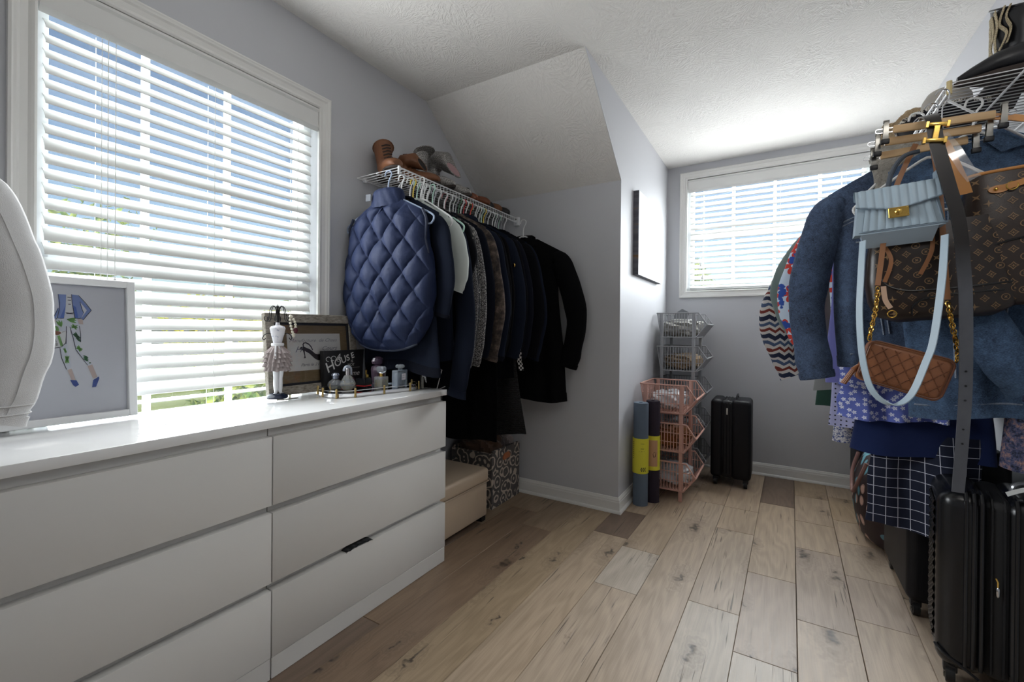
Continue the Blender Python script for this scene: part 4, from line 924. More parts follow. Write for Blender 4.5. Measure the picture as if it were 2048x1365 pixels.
SHORT = ['large navy sweatshirt', 'pale mint t-shirt', 'navy sweatshirt with the long sleeve', 'black printed t-shirt', 'speckled dark cardigan', 'sequinned blouse', 'salt and pepper cardigan', 'midnight knit pullover', 'acid-washed jacket', 'navy hoodie', 'ink black jumper', 'black blazer', 'long black dress', 'sweatshirt with the gold button', 'black tunic', 'midnight blue jumper', 'ruffled black dress', 'thin black cardigan', 'navy jumper next to the coat', 'long black coat']
for i, (y, nm, lb, mt, kw, hc) in enumerate(rows):
    j = RND.uniform(-.012, .012); rz = R(RND.uniform(-5, 3)); kw.setdefault('seed', i+3); kw.setdefault('sflat', .36); kw['th'] = min(kw['th'], .019) if i != 16 else .024
    t = garment(nm, lb, 'clothing', RX+j, y, RZ, rz, mt, group=GL, **kw)
    if i == 3:
        g = G()
        for P in ([(.09, -.87), (.15, -.89), (.12, -.985), (.17, -.965)],): g.tube([(a, -.034, b) for a, b in P], .0022, 5)
        ob('line_print', g, MCHALK, t)
    if i == 14: ob('checked_tie', G().grid(lambda u, v: (.262+.030*u+.02*v, -.030+.004*math.sin(9*v), -.80-.12*v), 4, 10), MCHK, t)
    hanger(RX+j, y, RZ, hc, '%s plastic hanger holding the %s' % (hc, SHORT[i]), rz, group='plastic hangers on the left rail')
# last on the rail: long coat against the knee wall
garment('long_coat', 'long black coat hanging last on the rail against the grey knee wall', 'coat', .395, 2.395, RZ-.02, R(4), BLACK, sw=.255, L=1.0, bw=.30, th=.030, sl=.66, out=.10, collar='fold', seed=41, r0=.075, r1=.055, cuff=BLACK)
hanger(.395, 2.395, RZ-.02, 'white', 'white plastic hanger inside the long black coat', R(4))
for k, (y, hc) in enumerate(((1.54, 'yellow'), (1.59, 'white'), (1.635, 'white'), (1.72, 'white'), (1.765, 'white'), (1.81, 'white'), (1.86, 'grey'), (1.905, 'white'), (1.95, 'white'), (1.99, 'red'), (2.035, 'white'), (2.076, 'white'), (2.12, 'yellow'), (2.166, 'white'), (2.214, 'white'), (2.26, 'grey'), (2.31, 'grey'), (2.345, 'white'))):
    hanger(.283, y, RZ, hc, 'empty %s hanger between the %s and the %s' % ((hc,) + (lambda q: (SHORT[q], SHORT[q+1]))(max(i for i in range(len(rows)) if rows[i][0] <= y))), R(RND.uniform(-6, 6)), .20, group='plastic hangers on the left rail')
# three pale hangers that stand out over the t-shirt
hanger(.335, 1.545, RZ, 'white', 'white hanger with its end standing out above the mint t-shirt', R(-14), .22)
hanger(.350, 1.600, RZ-.02, 'mint', 'mint hanger with its end standing out beside the white one', R(-12), .22)
# brooch, buttons and print on the dark clothes
one('brooch', 'small round gold brooch on the sequinned blouse', 'brooch', G().sphere((.520, 1.676, 1.385), .011, 12, 8, 1, .6, 1), plain('pale gold brooch', lin(214, 186, 150), .3, .7))
one('gold_button', 'gold button on the navy crew sweatshirt', 'button', G().sphere((.548, 2.032, 1.40), .009, 12, 8, .8, .5, 1.2), MGOLD)

# ================================================================ footwear
def ring(cx, cz, ang, a, b, n=20, flat=0.):
    # ring normal lies in xz plane at angle ang (0 = +x, -90 = down)
    c, s = math.cos(R(ang)), math.sin(R(ang)); nx, nz = -s, c
    return [(cx+nx*a*math.cos(2*math.pi*k/n), b*math.sin(2*math.pi*k/n), cz+nz*a*math.cos(2*math.pi*k/n)) for k in range(n)]
FOOT = [(.000, .072, -62, .060, .036), (.022, .058, -35, .060, .038), (.06, .050, -18, .050, .039), (.10, .043, -10, .043, .043), (.14, .038, -6, .038, .046), (.175, .034, -3, .033, .043), (.205, .030, 0, .026, .034), (.222, .026, 0, .015, .018)]
def shoe(name, label, loc, rot, mt, shaft, sole, lining, heel=.022, k=1., group=None, laces=None, tip=None):
    t = thing(name, label, 'shoe', loc, rot[2], group, rot[0], rot[1])
    foot = [(x*k, z*k+heel*(.75 if x < .08 else .3), a, p*k, q*k) for x, z, a, p, q in FOOT]
    if tip: foot[-2:] = [(.225*k, .024*k+heel*.2, 0, .020*k, .022*k), (.255*k, .018*k+heel*.15, 0, .008*k, .007*k)]
    ob('upper', G().loft([ring(*r) for r in shaft+foot]), mt, t, 50)
    tx, tz, ta, a, b = shaft[0]; c, s = math.cos(R(ta)), math.sin(R(ta))
    ob('opening', G().loft([ring(tx-c*.001, tz-s*.001, ta, a*.90, b*.90), ring(tx-c*.003, tz-s*.003, ta, a*.86, b*.86)]), lining, t, 0)
    ob('top_edge', G().tube(ring(tx, tz, ta, a, b), .0035, 6, closed=True), mt, t)
    out = [(-.058, 0), (-.05, .024), (-.02, .033), (.04, .030), (.09, .038), (.14, .046), (.18, .042), (.215, .024), (.232, 0)]
    if tip: out[-2:] = [(.235, .018), (.262, 0)]
    P = out + [(x, -y) for x, y in out[-2:0:-1]]
    g = G(); g.loft([[(x*k, y*k, (heel*(.72 if x < .06 else .72-.5*min(1, (x-.06)/.06)))+dz) for x, y in P] for dz in (-.003, .008)]); so = ob('sole', g, sole, t, 30)
    ob('heel', G().loft([[(x*k*sc-.004, y*k*sc, z) for x, y in ((-.055, 0), (-.048, .022), (-.02, .030), (.018, .028), (.018, -.028), (-.02, -.030), (-.048, -.022))] for sc, z in ((.92, 0), (1., heel*.75))]), sole, so, 30)
    if len(shaft) == 2 and group and 'low' in group: t.scale = (.88, .86, .9)
    if laces:
        for q in range(5):
            zz = .085+.024*q; xx = .070-.013*q
            ob('lace', G().tube([(xx*k, -.022, zz*k+heel), ((xx+.010)*k, 0, (zz+.010)*k+heel), (xx*k, .022, (zz+.016)*k+heel)], .0032, 6), laces, t)
    return t
TANL = plain('tan brown leather', lin(112, 70, 42), .55, var=.25, vs=14, bump=.2, bs=80); DKB = plain('dark brown sole', lin(46, 34, 28), .7); LIN = plain('dark lining', lin(30, 26, 24), .9); COG = plain('cognac leather', lin(112, 60, 32), .45, var=.2)
BLK = plain('black leather', lin(24, 24, 27), .4, var=.3, vs=20)
n = N('silver glitter fabric'); _vv = n.vor(n.obj, 480); MGF = n.set(n.ramp(n.sep(_vv['Color'])[0], [(0., lin(96, 94, 92)), (.7, lin(150, 146, 142)), (1., lin(226, 224, 222))]), .45, .35)
PINKL = fabric('dusty pink lining', lin(176, 140, 142), var=.15)
TOP = 1.7872
SH1 = [(-.030, .215, -60, .060, .052), (-.030, .18, -74, .052, .044), (-.016, .14, -78, .047, .040), (-.006, .105, -74, .050, .037)]
_b1 = shoe('ankle_boot', 'brown lace-up ankle boot standing at the near end of the left shelf', (.085, 1.545, TOP), (0, 0, R(-28)), TANL, SH1, DKB, LIN, laces=plain('black laces', lin(30, 26, 26), .8), group='brown boots')
_b2 = shoe('ankle_boot', 'brown ankle boot slumped behind its pair with its shaft folded over', (.085, 1.665, TOP), (0, 0, R(14)), TANL, [(.12, .135, -160, .040, .046), (.075, .165, 170, .046, .045), (.02, .165, -150, .05, .042), (-.006, .125, -95, .050, .038)], DKB, LIN, laces=plain('brown laces', lin(52, 36, 30), .8), group='brown boots')
_b1.scale = _b2.scale = (.95, .95, .80)
SH2 = [(.015, .245, -80, .060, .052), (-.02, .215, -60, .056, .050), (-.022, .165, -84, .050, .044), (-.010, .115, -80, .050, .038)]
shoe('glitter_boot', 'silver glitter boot standing beside the brown boots on the left shelf', (.070, 1.830, TOP), (0, 0, R(-6)), MGF, SH2, DKB, PINKL, heel=.03, group='glitter boots', tip=1)
SH3 = [(.135, .165, -150, .050, .060), (.090, .215, 165, .054, .056), (.030, .235, -165, .055, .052), (-.018, .19, -110, .052, .046), (-.010, .120, -82, .050, .038)]
shoe('glitter_boot', 'silver glitter boot with its pink-lined shaft flopped forward', (.055, 1.945, TOP), (0, 0, R(4)), MGF, SH3, DKB, PINKL, heel=.03, group='glitter boots', tip=1)
LOW = [(-.012, .098, -75, .046, .036), (-.004, .088, -72, .050, .037)]
shoe('brown_loafer', 'glossy cognac loafer after the glitter boots', (.07, 2.075, TOP), (0, 0, R(2)), COG, [(-.028, .15, -72, .046, .038)]+LOW[1:], DKB, LIN, group='low shoes on the left shelf')
shoe('brown_loafer', 'cognac loafer second after the glitter boots', (.085, 2.160, TOP), (0, 0, R(8)), COG, LOW, DKB, LIN, group='low shoes on the left shelf')
shoe('black_shoe', 'black ankle-high shoe leaning over the brown loafers', (.06, 2.250, TOP), (0, 0, R(4)), BLK, [(-.028, .165, -72, .046, .038)]+LOW[1:], DKB, LIN, group='low shoes on the left shelf')
shoe('brown_sandal', 'flat brown shoe between two black shoes on the left shelf', (.075, 2.335, TOP), (0, 0, R(-2)), TANL, LOW, DKB, LIN, heel=.012, group='low shoes on the left shelf')
shoe('black_shoe', 'flat black shoe at the far end of the left shelf by the knee wall', (.075, 2.420, TOP), (0, 0, R(2)), BLK, LOW, DKB, LIN, heel=.012, group='low shoes on the left shelf')

# ================================================================ white denim jacket hung beside the window, over the dresser
MWD = fabric('white cotton twill', lin(226, 226, 226), var=.06, bs=700)
vr = thing('valet_rod', 'white pull-out valet rod on the window wall above the dresser', 'rail', (.0, .02, 1.550))
wob('rod', G().tube([(.002, .02, 1.550), (.56, .02, 1.550)], .007, 10), MWHITE, vr); wob('wall_plate', G().lathe([(.022, 0), (.022, .006), (.01, .012)], n=18).xf(Matrix.Translation((0, .02, 1.550)) @ Matrix.Rotation(R(90), 4, 'Y')), MWHITE, vr)
wj = garment('white_jacket', 'white cotton jacket hanging over the dresser beside the window', 'jacket', .44, .02, 1.541, R(82), MWD, sw=.150, L=.62, bw=.15, th=.05, sl=.49, out=.072, r0=.058, r1=.052, collar='fold', seed=77, fold=.5, wr=.09, cuff=MWD, fwd=-.03)
_g, _p, _r = sleeve_geo(1, .150, .49, .058, .052, 77, -.03, .072, wr=.09)
for _a in (-.5, .45): ob('sleeve_seam', G().tube([(p.x+q*math.sin(_a), p.y-q*.62*math.cos(_a)-.0006, p.z) for p, q in zip(_p[6:], _r[6:])], .0016, 5), MWD, wj)
for _k in (-3, -5): ob('cuff_stitch', G().tube([(_p[_k].x+_r[_k]*1.08*math.cos(a), _p[_k].y+_r[_k]*1.08*.62*math.sin(a), _p[_k].z) for a in [2*math.pi*k/24 for k in range(24)]], .0018, 5, closed=True), MWD, wj)
ob('pocket_flap', G().loft([[(.02, -.062, -.36), (.11, -.055, -.36), (.11, -.055, -.40), (.065, -.060, -.42), (.02, -.062, -.40)], [(.02, -.067, -.36), (.11, -.060, -.36), (.11, -.060, -.40), (.065, -.065, -.42), (.02, -.067, -.40)]]), MWD, wj)
hanger(.44, .02, 1.541, 'white', 'white hanger on the valet rod inside the white jacket', R(82), .135)

# ================================================================ right rail: shelf
R2 = 2.190
wire_shelf('white wire shelf above the bags and denim on the right wall', XR, 2.185, 1.757, 3.715, 1.785, capm=plain('cream rubber cap', lin(206, 188, 140), .6))
# denim and printed cloths
def m_denim(name, a, b):
    n = N(name); o = n.obj; w = n.noise(n.vmul(o, (260, 260, 700)), 1., 2); f = n.noise(o, 7, 3)
    n.bump(n.math('ADD', w, n.math('MULTIPLY', n.noise(o, 26, 3), 2.)), .4, .003)
    return n.set(n.mix(n.ramp(n.math('ADD', n.math('MULTIPLY', w, .5), n.math('ADD', n.math('MULTIPLY', f, .3), n.math('MULTIPLY', n.noise(o, 55, 4, .7), .35))), [(.40, 0.), (.78, 1.)]), a, b), .85)
DEN1 = m_denim('indigo denim', lin(20, 29, 46), lin(92, 114, 148)); DEN2 = m_denim('washed denim', lin(22, 36, 58), lin(92, 122, 158)); STITCH = m_denim('denim seam', lin(70, 84, 108), lin(170, 180, 194))
def xz(n, sc): s = n.sep(n.obj); return n.vmul(n.comb(s[0], s[2], 0.), (sc, sc, sc))
def m_floral(name, base, petal, sc, extra=None, thr=.30):
    n = N(name); p = xz(n, sc); v = n.n('TexVoronoi', feature='F1', voronoi_dimensions='2D'); n.put(v.inputs['Vector'], p); v.inputs['Scale'].default_value = 1.; v.inputs['Randomness'].default_value = .75
    d = n.sep(n.vsub(p, v.outputs['Position'])); ang = n.math('ARCTAN2', d[1], d[0]); rad = v.outputs['Distance']
    lim = n.math('MULTIPLY_ADD', n.math('ABSOLUTE', n.math('SINE', n.math('MULTIPLY', ang, 2.5))), thr*.75, thr*.4)
    fl = n.math('LESS_THAN', rad, lim); c = n.mix(fl, base, petal)
    c = n.mix(n.math('LESS_THAN', rad, thr*.16), c, base)
    if extra: c = n.mix(n.ramp(n.noise(p, 1.3, 3), [(.58, 0.), (.60, 1.)]), c, extra)
    return n.set(c, .85)
FLOR = m_floral('blue floral viscose', lin(96, 110, 188), lin(222, 224, 240), 48)
SHIRTF = m_floral('red and blue flowered cotton', lin(206, 222, 240), lin(206, 66, 56), 13, lin(48, 84, 170), .42)
n = N('lilac polka cotton'); _v = n.n('TexVoronoi', voronoi_dimensions='2D'); n.put(_v.inputs['Vector'], xz(n, 58)); _v.inputs['Scale'].default_value = 1.; _v.inputs['Randomness'].default_value = .15
POLKA = n.set(n.mix(n.math('LESS_THAN', _v.outputs['Distance'], .17), lin(172, 174, 212), lin(24, 24, 40)), .85)
n = N('navy windowpane wool'); _s = n.sep(n.obj); _lx = n.math('LESS_THAN', n.math('FRACT', n.math('MULTIPLY', _s[0], 29.)), .055); _lz = n.math('LESS_THAN', n.math('FRACT', n.math('MULTIPLY', _s[2], 29.)), .055)
CHECK = n.set(n.mix(n.math('MAXIMUM', _lx, _lz), lin(22, 28, 50), lin(206, 210, 222)), .9)
n = N('fair isle knit'); _s = n.sep(n.obj); _zz = n.math('ABSOLUTE', n.math('SUBTRACT', n.math('FRACT', n.math('MULTIPLY', n.math('ADD', _s[0], _s[1]), 24.)), .5))
_b = n.math('FRACT', n.math('ADD', n.math('MULTIPLY', _s[2], 11.), n.math('MULTIPLY', _zz, .34)))
FAIR = n.set(n.ramp(_b, [(0., lin(36, 44, 70)), (.24, lin(212, 206, 202)), (.40, lin(122, 52, 44)), (.55, lin(212, 206, 202)), (.70, lin(74, 92, 124)), (.86, lin(206, 200, 198))], 'CONSTANT'), .95); n.bump(n.noise(n.obj, 500, 2), .5, .003)
SAGE = fabric('sage rib knit', lin(124, 140, 138), var=.1); GREYJ = fabric('heather grey jersey', lin(150, 152, 150), var=.1); GREEN = fabric('bottle green cotton', lin(52, 82, 72), var=.12)
NAVS = fabric('royal navy crepe', lin(30, 44, 88), var=.12); SHERPA = fabric('grey sherpa', lin(150, 146, 138), var=.25, bs=130, bump=1.2); LILAC2 = fabric('plain lilac cotton', lin(120, 122, 186), var=.1)
n = N('blue white lace'); LACE = n.set(n.ramp(n.noise(n.obj, 130, 3, .6), [(.42, lin(70, 86, 140)), (.54, lin(214, 212, 216))]), .95); n.bump(n.noise(n.obj, 130, 3), 1., .006)
n = N('fuzzy blue pink yarn'); FUZZ = n.set(n.ramp(n.noise(n.obj, 60, 4, .7), [(.35, lin(34, 34, 46)), (.5, lin(84, 92, 128)), (.66, lin(176, 140, 134))]), 1.); n.bump(n.noise(n.obj, 240, 3), 1., .01)

def u_at(x, w): c = max(-1, min(1, x/w)); c = math.copysign(abs(c)**(1/.75), c); return (2*math.pi-math.acos(c))/(2*math.pi)
def seams(t, kw, lines, mt, r=.0028):
    # lines: lists of (x, v) on the front of a garment
    f = body_fn(kw['sw'], kw['L'], kw['bw'], kw['th'], kw['seed'], kw.get('fold', .35), kw.get('neck', .075))
    W = [(0, kw['sw']), (.10, kw['sw']*.985), (.25, kw['sw']*.93), (.6, (kw['sw']*.93+kw['bw'])/2), (1., kw['bw'])]
    for L in lines:
        P = []
        for (xa, va), (xb, vb) in zip(L, L[1:]):
            for k in range(9): s = k/9; x, v = xa+(xb-xa)*s, va+(vb-va)*s; q = f(u_at(x, lerp(W, v)*1.02), v); P.append((q[0], q[1]-.0012, q[2]))
        ob('seam', G().tube(P, r, 5), mt, t)
G2 = 'clothes on the right rail'
def hang2(x, y, col, lb, rz=0., z=RZ, w=.205): hanger(x, y, z, col, lb, rz, w, group='hangers on the right rail')
kw = dict(sw=.262, L=.70, bw=.225, th=.040, seed=51, sl=.62, out=.060, r0=.066, r1=.050, fold=.22, fwd=-.03, out_r=-.03)
t = garment('denim_jacket', 'dark blue denim jacket with seams and chest pocket facing the room on the right rail', 'jacket', R2-.02, 1.955, RZ, R(6), DEN1, collar='fold', cuff=DEN1, group=G2, n=90, m=40, **kw)
seams(t, kw, [[(-.235, .22), (.235, .22)], [(-.235, .20), (.235, .20)], [(-.16, .23), (-.10, .93)], [(-.145, .23), (-.085, .93)], [(-.03, .04), (-.02, .93)], [(.16, .23), (.10, .93)], [(-.20, .93), (.20, .93)], [(-.19, .34), (-.125, .37), (-.06, .34), (-.06, .30)], [(-.19, .30), (-.06, .30)]], STITCH)
for k in range(5): ob('button', G().lathe([(.0075, 0), (.0075, .003), (.003, .004)], n=12).xf(Matrix.Translation((-.005, -.052, -.17-.12*k)) @ Matrix.Rotation(R(90), 4, 'X')), MBRASS, t)
hang2(R2-.02, 1.955, 'white', 'white hanger inside the dark blue denim jacket', R(6))
kw = dict(sw=.20, L=.845, bw=.135, th=.036, seed=57, sl=.64, out=-.22, r0=.066, r1=.056, fold=.22, fwd=-.085)
t = garment('denim_jacket', 'washed denim jacket with open cuff hanging behind the monogrammed tote', 'jacket', 2.262, 1.850, RZ, R(-2), DEN2, collar='fold', cuff=DEN2, group=G2, side=(1,), n=90, m=40, **kw)
seams(t, kw, [[(-.17, .22), (.17, .22)], [(-.06, .23), (-.04, .93)], [(-.045, .23), (-.03, .93)], [(.08, .23), (.06, .93)], [(-.13, .95), (.13, .95)]], STITCH)
ob('cuff_button', G().lathe([(.0085, 0), (.0085, .003), (.003, .004)], n=12).xf(Matrix.Translation((.115, -.135, -.835)) @ Matrix.Rotation(R(90), 4, 'X')), MBRASS, t)
hang2(2.262, 1.850, 'white', 'white hanger inside the washed denim jacket', R(-2), w=.19)
garment('sherpa_jacket', 'grey jacket with fluffy sherpa hood showing beside the light blue bag', 'jacket', R2-.05, 1.885, RZ+.01, R(3), SHERPA, sw=.11, L=.32, bw=.10, th=.030, sleeves=False, collar='hood', seed=60, group=G2)
hang2(R2-.05, 1.885, 'white', 'white hanger inside the grey sherpa jacket', R(3), w=.11)
# skirts and dresses under the jackets
def skirt(name, label, x, y, ztop, zbot, wt, wb, mt, th=.03, fold=.5, seed=1, tiers=None, rz=0., fk=30.):
    t = thing(name, label, 'clothing', (x, y, zbot), rz, G2); H = ztop-zbot; rn = random.Random(seed); p = [rn.uniform(0, 6) for _ in range(4)]
    def lay(z1, z0, a, b, amp, k):
        def f(u, v):
            an = 2*math.pi*u; w = a+(b-a)*v; xx = w*sgn(math.cos(an), .8); y_ = th*(.6+.4*v)*sgn(math.sin(an), .85)
            fo = amp*th*min(1, v*2+.15)*(math.sin(xx*fk*k+p[0]+v)+.5*math.sin(xx*fk*1.8*k+p[1]))
            return (xx+.004*math.sin(v*9+p[2]), y_+fo*(.4+.6*abs(math.sin(an))), z1+(z0-z1)*v+.006*math.sin(xx*22+p[3])*v)
        return G().grid(f, 96, 26, True)
    if tiers:
        zs = [H*q for q in tiers]+[0]
        ob('top_panel', lay(H, zs[0], wt, wt+(wb-wt)*.5, fold*.4, 1.), mt, t, 70)
        for i in range(len(zs)-1): ob('ruffle_tier', lay(zs[i]+.012, zs[i+1], wt+(wb-wt)*(.45+.2*i), wt+(wb-wt)*(.8+.12*i), fold*1.3, 1.7), mt, t, 70)
    else: ob('panel', lay(H, 0, wt, wb, fold, 1.), mt, t, 70)
    return t
skirt('tiered_dress', 'blue dress with small white flowers and ruffled tiers below the dark denim jacket', 2.105, 2.030, 1.50, .745, .115, .155, FLOR, .034, .45, 71, tiers=(.36, .15))
skirt('polka_dress', 'lilac dress with tiny black dots peeking out below the floral one', 2.13, 2.130, 1.45, .695, .14, .195, POLKA, .032, .5, 72)
skirt('lilac_top', 'plain lilac top showing under the hem of the dark denim jacket', 2.10, 2.100, 1.50, .865, .15, .175, LILAC2, .026, .4, 73)
skirt('navy_skirt', 'royal navy skirt hanging under the floral dress', 2.195, 2.075, 1.30, .620, .13, .195, NAVS, .036, .35, 74, fk=18)
skirt('checked_skirt', 'navy skirt with white windowpane check hanging lowest above the suitcases', 2.205, 2.065, .70, .360, .14, .160, CHECK, .026, .9, 75, fk=26)
skirt('lace_skirt', 'blue and white lace hem showing behind the navy skirt', 2.135, 2.215, 1.40, .62, .13, .175, LACE, .03, .4, 76)
skirt('fuzzy_knit', 'fuzzy blue and pink knit hanging near the right wall', 2.405, 1.860, 1.30, .665, .06, .075, FUZZ, .04, .5, 77)
garment('flowered_shirt', 'white shirt with red and blue flowers behind the dark denim jacket', 'shirt', R2-.02, 2.255, RZ, R(4), SHIRTF, sw=.245, L=.72, bw=.22, th=.018, sflat=.38, sl=.52, out=.11, out_r=-.05, r0=.06, r1=.055, seed=81, group=G2)
hang2(R2-.02, 2.255, 'white', 'white hanger inside the flowered shirt', R(4))
garment('sage_cardigan', 'long sage green cardigan just behind the flowered shirt', 'cardigan', R2-.02, 2.360, RZ, R(4), SAGE, sw=.262, L=.74, bw=.22, th=.018, sflat=.38, sl=.46, out=.125, out_r=-.05, r0=.06, r1=.05, seed=82, group=G2)
hang2(R2-.02, 2.360, 'mint', 'mint hanger inside the sage cardigan', R(4))
garment('grey_jersey', 'heather grey jersey top with its hem below the denim cuff', 'shirt', R2-.02, 2.305, RZ, R(2), GREYJ, sw=.24, L=.835, bw=.275, th=.014, sleeves=False, seed=83, group=G2)
hang2(R2-.02, 2.305, 'white', 'white hanger inside the grey jersey top', R(2))
garment('green_shirt', 'bottle green shirt with its hem below the grey jersey', 'shirt', R2-.02, 2.420, RZ, R(2), GREEN, sw=.24, L=.93, bw=.255, th=.014, sleeves=False, seed=84, group=G2)
hang2(R2-.02, 2.420, 'grey', 'grey hanger inside the bottle green shirt', R(2))
garment('patterned_jumper', 'patterned knit jumper with navy, rust and white bands, last on the right rail', 'jumper', R2-.02, 2.520, RZ, R(5), FAIR, sw=.265, L=.66, bw=.23, th=.036, sl=.66, out=.165, out_r=-.05, r0=.062, r1=.056, seed=85, group=G2, cuff=FAIR)
hang2(R2-.02, 2.520, 'white', 'white hanger inside the patterned knit jumper', R(5))

# ================================================================ clip hangers at the end of the shelf
MPALE = N('pale wood'); MPALE.set(MPALE.mix(MPALE.noise(MPALE.vmul(MPALE.obj, (6, 90, 60)), 1., 3), lin(186, 148, 104), lin(222, 190, 146)), .45); MPALE = MPALE.m
def clip_hanger(label, x, y, z, ry, w, hook=True):
    t = thing('clip_hanger', label, 'hanger', (x, y, z), 0, 'wooden clip hangers', 0., ry)
    ob('bar', G().rbox(-w, w, -.006, .006, -.011, .011, .003, 2), MPALE, t)
    ob('hook', G().tube(smoothpts([(0, 0, .010), (0, 0, .045), (.012, 0, .065), (.010, 0, .088), (-.006, 0, .094), (-.018, 0, .082)], 4), .0018, 6), MCHROME, t)
    for s in (-1, 1):
        wi = G()
        for zz in (-.006, .006): wi.tube([(s*(w-.01), 0, zz), (s*(w+.036), 0, zz)], .0012, 5)
        wi.tube([(s*(w+.036), 0, .006), (s*(w+.040), 0, .003), (s*(w+.040), 0, -.003), (s*(w+.036), 0, -.006)], .0012, 5); ob('wire', wi, MCHROME, t)
        c = G()
        for q in (-1, 1): c.loft([[(s*(w+.016)+dx, q*(.003+yy), zz) for dx, yy in ((-.005, 0), (.005, 0), (.005, .0016), (-.005, .0016))] for zz in (.024,)] + [[(s*(w+.016)+dx, q*(.006+yy), zz) for dx, yy in ((-.006, 0), (.006, 0), (.006, .0016), (-.006, .0016))] for zz in (.010,)] + [[(s*(w+.016)+dx, q*(.0025+yy), zz) for dx, yy in ((-.007, 0), (.007, 0), (.007, .0016), (-.007, .0016))] for zz in (-.026,)])
        c.tube([(s*(w+.016)-.007, 0, .026), (s*(w+.016)+.007, 0, .026)], .005, 8); co = ob('clip', c, MSTEEL, t)
        ob('pad', G().rbox(s*(w+.016)-.010, s*(w+.016)+.010, -.006, .006, -.040, -.026, .002, 2), MBLACK, co)
    return t
clip_hanger('pale wooden clip hanger, topmost of three at the shelf end', 2.160, 1.712, 1.657, R(2.), .108)
clip_hanger('pale wooden clip hanger, middle one at the shelf end', 2.142, 1.735, 1.632, R(1.5), .105)
clip_hanger('pale wooden clip hanger, lowest one at the shelf end', 2.128, 1.757, 1.605, R(-2), .098)
hanger(2.150, 1.742, 1.668, 'white', 'off-white hanger whose rounded end sticks out beside the light blue bag', R(3), .175)

# ================================================================ bags
def ribbon3(pts, w, th, wdir, k=6):
    P = smoothpts(pts, k); W = Vector(wdir).normalized(); rings = []; m = len(P)
    for i, p in enumerate(P):
        d = (P[min(i+1, m-1)]-P[max(i-1, 0)]).normalized(); ww = (W-d*W.dot(d)).normalized(); nn = d.cross(ww)
        hw = (w if not isinstance(w, (list, tuple)) else w[0]+(w[1]-w[0])*i/(m-1))/2
        rings.append([p+ww*hw+nn*th/2, p+ww*hw-nn*th/2, p-ww*hw-nn*th/2, p-ww*hw+nn*th/2])
    return G().loft(rings)
class Soft:
    """soft bag: superellipse rings stacked in z"""
    def __init__(s, cx, cy, tab, tilt=0., p=3.): s.cx, s.cy, s.tab, s.tilt, s.p = cx, cy, tab, tilt, p   # tab: (z, wx, wy, dx)
    def at(s, z, i): return lerp([(r[0], r[i]) for r in s.tab], z)
    def geo(s, m=26, n=56):
        z0, z1 = s.tab[0][0], s.tab[-1][0]; rings = []
        for j in range(m):
            z = z0+(z1-z0)*j/(m-1); wx, wy, dx = s.at(z, 1), s.at(z, 2), s.at(z, 3)
            rings.append([(s.cx+dx+wx*sgn(math.cos(a), 2/s.p), s.cy+wy*sgn(math.sin(a), 2/s.p), z+s.tilt*wx*sgn(math.cos(a), 2/s.p)) for a in [2*math.pi*k/n for k in range(n)]])
        return G().loft(rings)
    def front(s, x, z, off=.0012):
        # x relative to the bag's middle
        zz = z; wx, wy, dx = s.at(zz, 1), s.at(zz, 2), s.at(zz, 3); q = min(.995, abs(x/wx))
        return (s.cx+dx+x, s.cy-wy*(1-q**s.p)**(1/s.p)-off, zz+s.tilt*x)
def star(k=4, r0=1., r1=.32, rot=0.): return [((r0 if i % 2 == 0 else r1)*math.cos(math.pi*i/k+rot), (r0 if i % 2 == 0 else r1)*math.sin(math.pi*i/k+rot)) for i in range(2*k)]
def monogram(s, xr, zr, step, size):
    g = G(); L_, V_ = text('L', 2.1, .25), text('V', 2.1, .0); i = 0; z = zr[0]
    while z < zr[1]:
        x = xr[0] + (step/2 if i % 2 else 0); j = 0
        while x < xr[1]:
            k = (j+i//2*2+i) % 4; wx = s.at(z, 1)
            if abs(x) < wx*.93:
                put = lambda a, b, x=x, z=z: s.front(x+a*size, z+b*size)
                if i % 2 == 0 and k in (0,): flat(g, ([(a-.95, b-.95) for a, b, _ in L_[0]], L_[1]), put); flat(g, ([(a-.5, b-.45, 0) for a, b, _ in V_[0]], V_[1]), put)
                elif k == 2:
                    o, n_ = star(4, 1.05, .62), star(4, .78, .42); q = [put(*p) for p in o]+[put(*p) for p in n_]; g.add(q, [(m_, (m_+1) % 8, 8+(m_+1) % 8, 8+m_) for m_ in range(8)]); poly_flat(g, star(4, .45, .16), put)
                elif k == 3:
                    o = [(math.cos(2*math.pi*m_/12), math.sin(2*math.pi*m_/12)*.9) for m_ in range(12)]; q = [put(*p) for p in o]+[put(a*.78, b*.78) for a, b in o]; g.add(q, [(m_, (m_+1) % 12, 12+(m_+1) % 12, 12+m_) for m_ in range(12)]); poly_flat(g, star(4, .55, .2, .78), put)
                else: poly_flat(g, star(4, 1., .3, math.pi/4*(i % 2)), put)
            x += step; j += 1
        z += step*.5; i += 1
    return g
n = N('brown coated canvas'); n.bump(n.noise(n.obj, 500, 2), .15, .002); CANV = n.set(n.mix(n.noise(n.obj, 9, 3), lin(44, 34, 30), lin(60, 46, 38)), .34)
MONO = plain('tan monogram print', lin(136, 108, 76), .4); TANV = plain('honey leather trim', lin(204, 142, 78), .42, var=.12); TAND = plain('brown strap leather', lin(150, 100, 62), .45, var=.15)
def m_wrap():
    n = N('clear film'); tr = n.n('BsdfTransparent'); gl = n.n('BsdfGlossy'); gl.inputs['Roughness'].default_value = .12; mx = n.n('MixShader'); mx.inputs[0].default_value = .14; n.link(tr.outputs[0], mx.inputs[1]); n.link(gl.outputs[0], mx.inputs[2]); n.link(mx.outputs[0], n.out.inputs[0]); return n.m
MWRAP = m_wrap()
